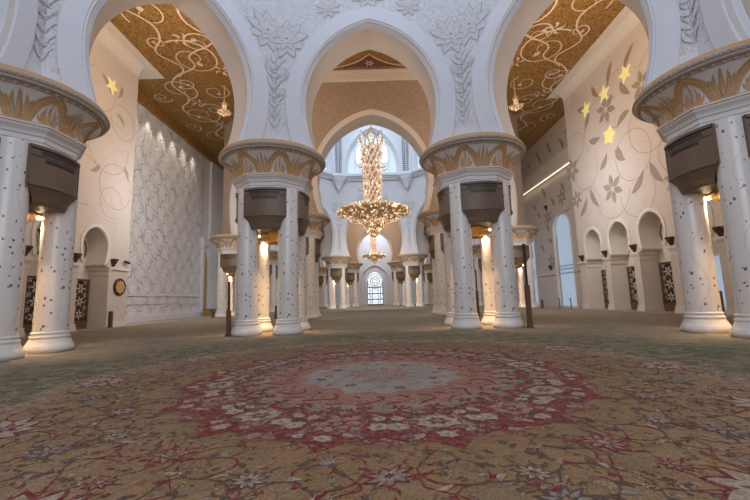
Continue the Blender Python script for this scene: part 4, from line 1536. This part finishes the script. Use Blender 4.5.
# ------------------------------------------------------------------ chandeliers
def make_chandelier(name, loc, S, top, label, tall):
    """S: scale of the dish (radius 4.8), heights are relative to the dish centre"""
    root = empty(name, loc)
    rnd = random.Random(5)
    # dish
    mb = MB(); mb.sm = True
    D = [(.9, 1.15), (2.0, 1.0), (3.3, .72), (4.3, .38), (4.75, .1), (4.6, -.1), (4.0, -.45), (3.0, -.8), (2.0, -1.15), (1.2, -1.4)]
    mb.lathe([(r_ * S, z_ * S) for r_, z_ in D], 40)
    dish = mb.build('dish', 'gilt', root)
    mb = MB()
    nb = 1500 if S > .9 else 420
    for i in range(nb):
        k = rnd.random() ** .7 * (len(D) - 1)
        j = min(int(k), len(D) - 2); f = k - j
        r_ = D[j][0] + (D[j + 1][0] - D[j][0]) * f; z_ = D[j][1] + (D[j + 1][1] - D[j][1]) * f
        a = rnd.uniform(0, 2 * pi)
        mb.mat = rnd.choice((0, 0, 0, 1, 1, 1, 2))
        b = rnd.uniform(.10, .20) * S * (1 if S > .9 else 1.5)
        mb.ball((r_ * S * cos(a), r_ * S * sin(a), z_ * S), b, rnd.uniform(.8, 1.4))
    structure_stuff(mb.build('crystal_cluster', ['bead_gold', 'bead_white', 'bead_glow'], dish))
    # drop below
    mb = MB(); mb.sm = True
    DR = [(1.15, -1.35), (1.28, -1.6), (1.22, -1.95), (.85, -2.2), (.75, -2.35), (.82, -2.5), (.6, -2.8), (.3, -3.0), (.05, -3.15)]
    mb.lathe([(r_ * S, z_ * S) for r_, z_ in DR], 24)
    drop = mb.build('drop', 'gilt', root)
    mb = MB()
    for i in range(420 if S > .9 else 160):
        k = rnd.random() * (len(DR) - 1)
        j = min(int(k), len(DR) - 2); f = k - j
        r_ = DR[j][0] + (DR[j + 1][0] - DR[j][0]) * f; z_ = DR[j][1] + (DR[j + 1][1] - DR[j][1]) * f
        a = rnd.uniform(0, 2 * pi)
        mb.mat = rnd.choice((0, 1, 2, 1, 0))
        mb.ball((r_ * S * cos(a), r_ * S * sin(a), z_ * S), rnd.uniform(.09, .17) * S, 1.2)
    structure_stuff(mb.build('crystal_cluster', ['bead_gold', 'bead_white', 'bead_glow'], drop))
    # stem: slightly conical, wrapped in a diagonal lattice
    z0, z1 = 1.0 * S, tall
    R0, R1 = 1.12 * S, 1.28 * S
    mb = MB(); mb.sm = True
    mb.lathe([(R0 * .9, z0), (R1 * .9, z1)], 28)
    stem = mb.build('stem', 'stem_glass', root)
    mb = MB()
    for g in (-1, 1):
        for k in range(12 if g > 0 else 7):
            pts = []
            n = 30
            for i in range(n + 1):
                f = i / n
                a = 2 * pi * k / (12 if g > 0 else 7) + g * f * (z1 - z0) / S * .42
                R = R0 + (R1 - R0) * f
                pts.append((R * cos(a), R * sin(a), z0 + (z1 - z0) * f))
            mb.mat = 1
            mb.tube(pts, .085 * S if g > 0 else .07 * S, 5)
    for i in range(int(60 * (z1 - z0) / S)):
        f = rnd.random(); a = rnd.uniform(0, 2 * pi)
        R = (R0 + (R1 - R0) * f) * 1.0
        mb.mat = rnd.choice((1, 1, 2, 0))
        mb.ball((R * cos(a), R * sin(a), z0 + (z1 - z0) * f), rnd.uniform(.06, .14) * S, 1.4)
    mb.build('stem_lattice', ['bead_gold', 'bead_white', 'bead_glow'], stem)
    # side sprays
    mb = MB()
    ns = 34
    for i in range(ns):
        f = rnd.uniform(.12, 1.0) if tall > 4 else rnd.random()
        if f < .35 and rnd.random() < .6:
            f += .5
        a = rnd.uniform(0, 2 * pi)
        R = R0 + (R1 - R0) * f
        z = z0 + (z1 - z0) * min(f, 1)
        l = rnd.uniform(.5, 1.1) * S
        mb.mat = rnd.choice((0, 0, 1))
        mb.tube([(R * cos(a), R * sin(a), z), ((R + l * .6) * cos(a), (R + l * .6) * sin(a), z + .06 * S), ((R + l) * cos(a + .1), (R + l) * sin(a + .1), z + .35 * S)],
                [.07 * S, .06 * S, .015 * S], 5)
    structure_stuff(mb.build('crystal_spray', ['bead_gold', 'bead_white'], root))
    # crown of pointed leaves
    cr = MB()
    for k in range(8):
        a = 2 * pi * k / 8
        def pl(u, v, l):
            R = (R1 + .1 * S + l) + v * .30
            b = a + u / (R1 + .1)
            return (R * cos(b), R * sin(b), z1 + v)
        for (w0, h0) in ((.48, 1.9), (.22, 1.5)):
            cr.mat = 0 if w0 > .3 else 1
            H_ = [(w0 * S * x, h0 * S * y) for x, y in ((.45, 0), (.7, .3), (1.0, .5), (.55, .72), (.0, 1.0), (-.55, .72), (-1.0, .5), (-.7, .3), (-.45, 0), (.45, 0))]
            stroke(cr, H_, .13 * S if w0 > .3 else .08 * S, pl, .0 if w0 > .3 else .03)
        cr.mat = 2
        for q in range(3):
            x_, y_, z_ = pl(0, (.3 + q * .38) * S, .05)
            cr.ball((x_, y_, z_), .12 * S)
    cr.build('crown', ['bead_gold', 'bead_white', 'bead_glow'], root)
    mb = MB()
    mb.tube([(0, 0, z1 - .2), (0, 0, top - loc[2])], .07, 8)
    mb.build('suspension_rod', 'gilt', root)
    tag(root, label, 'chandelier')
    return root


make_chandelier('chandelier', (-.03, 52.22, 13.75), 1.085, 48.8, 'giant gold crystal chandelier with crowned stem and wide dish, hanging under the main dome', 9.7)
make_chandelier('chandelier', (-.15, 93.0, 12.2), .66, 26, 'smaller farther chandelier seen below the giant one, in front of the end window', 5.2)
for sx, lab in ((-1, 'small gold hanging lamp seen through the left arch, under the gold ceiling'), (1, 'small gold hanging lamp seen through the right arch, under the gold ceiling')):
    make_chandelier('hanging_lamp', (sx * 14.7 - .05, 35.6, 20.65 if sx < 0 else 20.35), .14, 23.6, lab, .8)

# ------------------------------------------------------------------ stars lit on the walls
def star(loc, r, sx, rot, label, n=5, inner=.45):
    mb = MB()
    front, back = [], []
    for i in range(2 * n):
        a = rot + pi * i / n
        q = r if i % 2 == 0 else r * inner
        front.append((-sx * .05, q * cos(a), q * sin(a)))
        back.append((0, q * cos(a), q * sin(a)))
    c = (-sx * .09, 0, 0)
    for i in range(2 * n):
        j = (i + 1) % (2 * n)
        mb.poly(front[i], front[j], c)
        mb.poly(back[i], back[j], front[j], front[i])
    o = mb.build('star_light', 'star', None, loc)
    tag(o, label, 'star light', 'glowing yellow glass stars on the side walls')
star(ks(20.39, 27.88, 18.85), .85, 1, pi / 2 - .2, 'glowing yellow glass star highest and rightmost on the right wall')
star(ks(20.39, 30.68, 18.75), .85, 1, pi / 2 + .1, 'glowing yellow glass star in the middle of the upper row on the right wall')
star(ks(20.39, 33.5, 18.8), .80, 1, pi / 2 - .1, 'glowing yellow glass star leftmost of the upper row on the right wall')
star(ks(20.39, 30.6, 14.9), .90, 1, pi / 2 + .35, 'fat glowing yellow glass star lowest on the right wall', inner=.66)
star(ks(-20.39, 27.65, 18.9), .75, -1, -pi / 2 + .2, 'single glowing yellow glass star high on the left wall')

# ------------------------------------------------------------------ wall sconces
def sconce(x, y, z, label, s=.82):
    mb = MB()
    sx = 1 if x > 0 else -1
    def ln(w0, w1, d0, d1, z0, z1):
        a = mb.add((0, -w0, z0), (0, w0, z0), (-sx * d0, w0, z0), (-sx * d0, -w0, z0), (0, -w1, z1), (0, w1, z1), (-sx * d1, w1, z1), (-sx * d1, -w1, z1))
        for q in ((0, 1, 2, 3), (4, 7, 6, 5), (3, 2, 6, 7), (0, 3, 7, 4), (1, 5, 6, 2)):
            mb.face([a[i] for i in q])
    ln(.11 * s, .17 * s, .12 * s, .2 * s, -.42 * s, -.18 * s)
    ln(.19 * s, .27 * s, .22 * s, .34 * s, -.16 * s, .16 * s)
    ln(.30 * s, .32 * s, .37 * s, .40 * s, .18 * s, .34 * s)
    ln(.24 * s, .24 * s, .28 * s, .28 * s, .16 * s, .19 * s)
    ln(.14 * s, .14 * s, .15 * s, .15 * s, -.19 * s, -.15 * s)
    o = mb.build('wall_sconce', 'sconce', None, ks(x, y, z))
    tag(o, label, 'wall lamp', 'dark bronze wall sconces between the niches')
    return o
rl = [(36.6, 'dark bronze wall sconce on the right wall nearest the blue arch'),
      (32.85, 'dark bronze wall sconce between the farthest two niches of the right wall'),
      (29.15, 'dark bronze wall sconce between the middle niche and the nearer niche of the right wall'),
      (25.45, 'dark bronze wall sconce on the right wall just left of the nearest right pillar'),
      (21.75, 'dark bronze wall sconce seen between the shafts of the nearest right pillar')]
for y, lab in rl:
    sconce(20.39, y, 4.95, lab)
ll = [(28.95, 'dark bronze wall sconce on the left wall just above and left of the round rosette'),
      (25.25, 'dark bronze wall sconce between the two round niche windows on the left wall'),
      (21.55, 'dark bronze wall sconce on the left wall partly behind the nearest left pillar')]
for y, lab in ll:
    sconce(-20.39, y, 5.0, lab)
sconce(22.99, 48.9, 4.95, 'small distant dark sconce between the two blue arches')
sconce(22.99, 48.6, 12.9, 'small dark sconce high on the right recess wall above the blue arch')

# rosette plaque
root = empty('rosette_plaque', ks(-20.38, 29.84, 3.13))
mb = MB(); mb.sm = False
row = [[(x_, r_ * cos(2 * pi * i / 32), r_ * sin(2 * pi * i / 32)) for i in range(32)] for r_, x_ in ((.72, -.02), (.72, .08), (.64, .12), (.60, .08))]
mb.grid(row, True)
mb.poly(*row[-1])
mb.build('plaque_disc', 'door_dark', root)
mb = MB()
plr = lambda u, v, l: (.09 + l, u, v)
petals(mb, (0, 0), .62, 8, plr, .01, 0, .30)
for k in range(8):
    a = 2 * pi * k / 8 + pi / 8
    ngon(mb, arc_pts((.42 * cos(a), .42 * sin(a)), .10, 0, 2 * pi, 10)[:-1], plr, .02)
ngon(mb, arc_pts((0, 0), .13, 0, 2 * pi, 12)[:-1], plr, .03)
mb.build('gold_petals', 'gilt', root)
tag(root, 'round dark rosette plaque with gold petals on the left wall beside the door', 'wall plaque')

# security camera on the ledge
root = empty('security_camera', ks(-20.24, 30.3, 5.0))
mb = MB()
mb.tube([(-.15, 0, .12), (.12, 0, .12)], .035, 8)
mb.build('bracket', 'black', root)
mb = MB()
mb.tube([(.08, -.28, .18), (.08, .3, .1)], .10, 10)
mb.build('camera_body', 'black', root)
tag(root, 'small black security camera on the left wall ledge above the rosette', 'security camera')

# ------------------------------------------------------------------ posts and furniture
def speaker_post(x, y, h0, h1, label, w_=.09):
    root = empty('speaker_post', (x, y, .012))
    mb = MB()
    mb.box(-w_ - .03, w_ + .03, -w_ - .03, w_ + .03, .001, .06)
    mb.box(-w_, w_, -w_, w_, .06, h0 - .04)
    mb.box(-w_ + .02, w_ - .02, -w_ + .02, w_ - .02, h0 - .04, h0)
    mb.build('wooden_post', 'wood', root)
    if h1 > h0:
        mb = MB()
        mb.box(-w_ * .5, w_ * .5, -w_ * .5, w_ * .5, h0, h1)
        for q in range(int((h1 - h0) / .35)):
            mb.box(-w_ * .56, w_ * .56, -w_ * .56, w_ * .56, h0 + .3 + q * .35, h0 + .33 + q * .35)
        mb.build('loudspeaker', 'black', root)
    tag(root, label, 'speaker post')
speaker_post(-7.31, 18.7, 1.25, 2.65, 'brown wooden post with thin black loudspeaker, left of the front left pillar')
speaker_post(7.28, 18.2, 2.05, 4.05, 'tall brown post with black loudspeaker column, right of the front right pillar', .10)
speaker_post(-9.4, 35.4, 1.25, 1.25, 'dark wooden post seen between the shafts of the front left pillar')
speaker_post(8.10, 30.3, 2.0, 3.7, 'dark post with loudspeaker seen between the shafts of the front right pillar')
speaker_post(-20.4, 29.1, 1.25, 1.25, 'short brown wooden post in front of the left wall below the rosette', .11)
speaker_post(20.45, 22.6, 1.45, 1.45, 'short brown wooden post beside the nearest right pillar, near the blue doorway', .13)
speaker_post(18.6, 42.5, .95, .95, 'short dark post right of the distant right pillar', .1)

# rope barrier before the blue arch
for x, y, lab in ((20.5, 42.4, 'low dark barrier stanchion left of the rope before the blue arch'), (20.7, 40.3, 'low dark barrier stanchion right of the rope before the blue arch')):
    root = empty('barrier_stanchion', (x, y, -.0))
    mb = MB(); mb.lathe([(.2, .001), (.2, .03), (.03, .05)], 16, cap0=True); mb.build('stand_base', 'black', root)
    mb = MB(); mb.lathe([(.045, .03), (.045, 1.0), (.06, 1.02), (.06, 1.08), (.005, 1.1)], 12); mb.build('stand_pole', 'black', root)
    tag(root, lab, 'stanchion')
mb = MB()
mb.tube([(20.5 + .2 * s / 8, 42.33 - 1.96 * s / 8, .92 - .18 * sin(pi * s / 8)) for s in range(9)], .025, 6)
tag(mb.build('barrier_rope', 'pale_tracery'), 'pale rope slung between the two stanchions before the blue arch', 'rope')

# wooden chest and small forked stand by the relief wall
root = empty('wooden_chest', (-23.0, 52.2, -.03))
mb = MB(); mb.box(-.5, .5, -.75, .75, .06, .8); mb.box(-.42, .42, -.66, .66, 0, .06); mb.build('chest_body', 'brass', root)
mb = MB(); mb.box(-.55, .55, -.8, .8, .8, .9); mb.build('chest_lid', 'wood', root)
tag(root, 'low golden brown wooden chest at the foot of the arched panel on the left', 'chest')
root = empty('forked_stand', (-19.4, 45.1, .012))
mb = MB(); mb.lathe([(.3, .001), (.3, .05), (.1, .08)], 14, cap0=True, cap1=True); mb.build('stand_base', 'black', root)
mb = MB()
mb.tube([(0, 0, .06), (0, 0, .55)], .07, 8)
for g in (-1, 1):
    mb.tube([(0, 0, .5), (g * .25, 0, .58), (g * .36, 0, .95)], .05, 8)
mb.build('fork', 'black', root)
tag(root, 'small black forked stand left of the distant left pillar', 'stand')

# tall arched golden panel in the left recess
root = empty('arched_panel', ks(-23.08, 50.4, 0.3))
mb = MB()
Hp = [(.75, 0), (.75, 6.6)] + horseshoe(.75, .75, 6.7, 6.9, 8.8, 2, 8)
out = [(.001, -x, z) for x, z in Hp] + [(.001, x, z) for x, z in reversed(Hp[:-1])]
out2 = [(.10, -x, z) for x, z in Hp] + [(.10, x, z) for x, z in reversed(Hp[:-1])]
mb.grid([out, out2]); mb.poly(*out2)
mb.build('panel_board', 'brass', root)
mb = MB()
pq = lambda u, v, l: (.11 + l, u, v)
for q in range(11):
    petals(mb, (0, .5 + q * .72), .34, 6, pq, .005, 0, .3)
    stroke(mb, arc_pts((0, .5 + q * .72), .5, 0, 2 * pi, 16), .04, pq, .003)
mb.build('panel_tracery', 'scroll', root)
tag(root, 'tall narrow golden arched panel at the far end of the pale relief wall', 'wall panel')
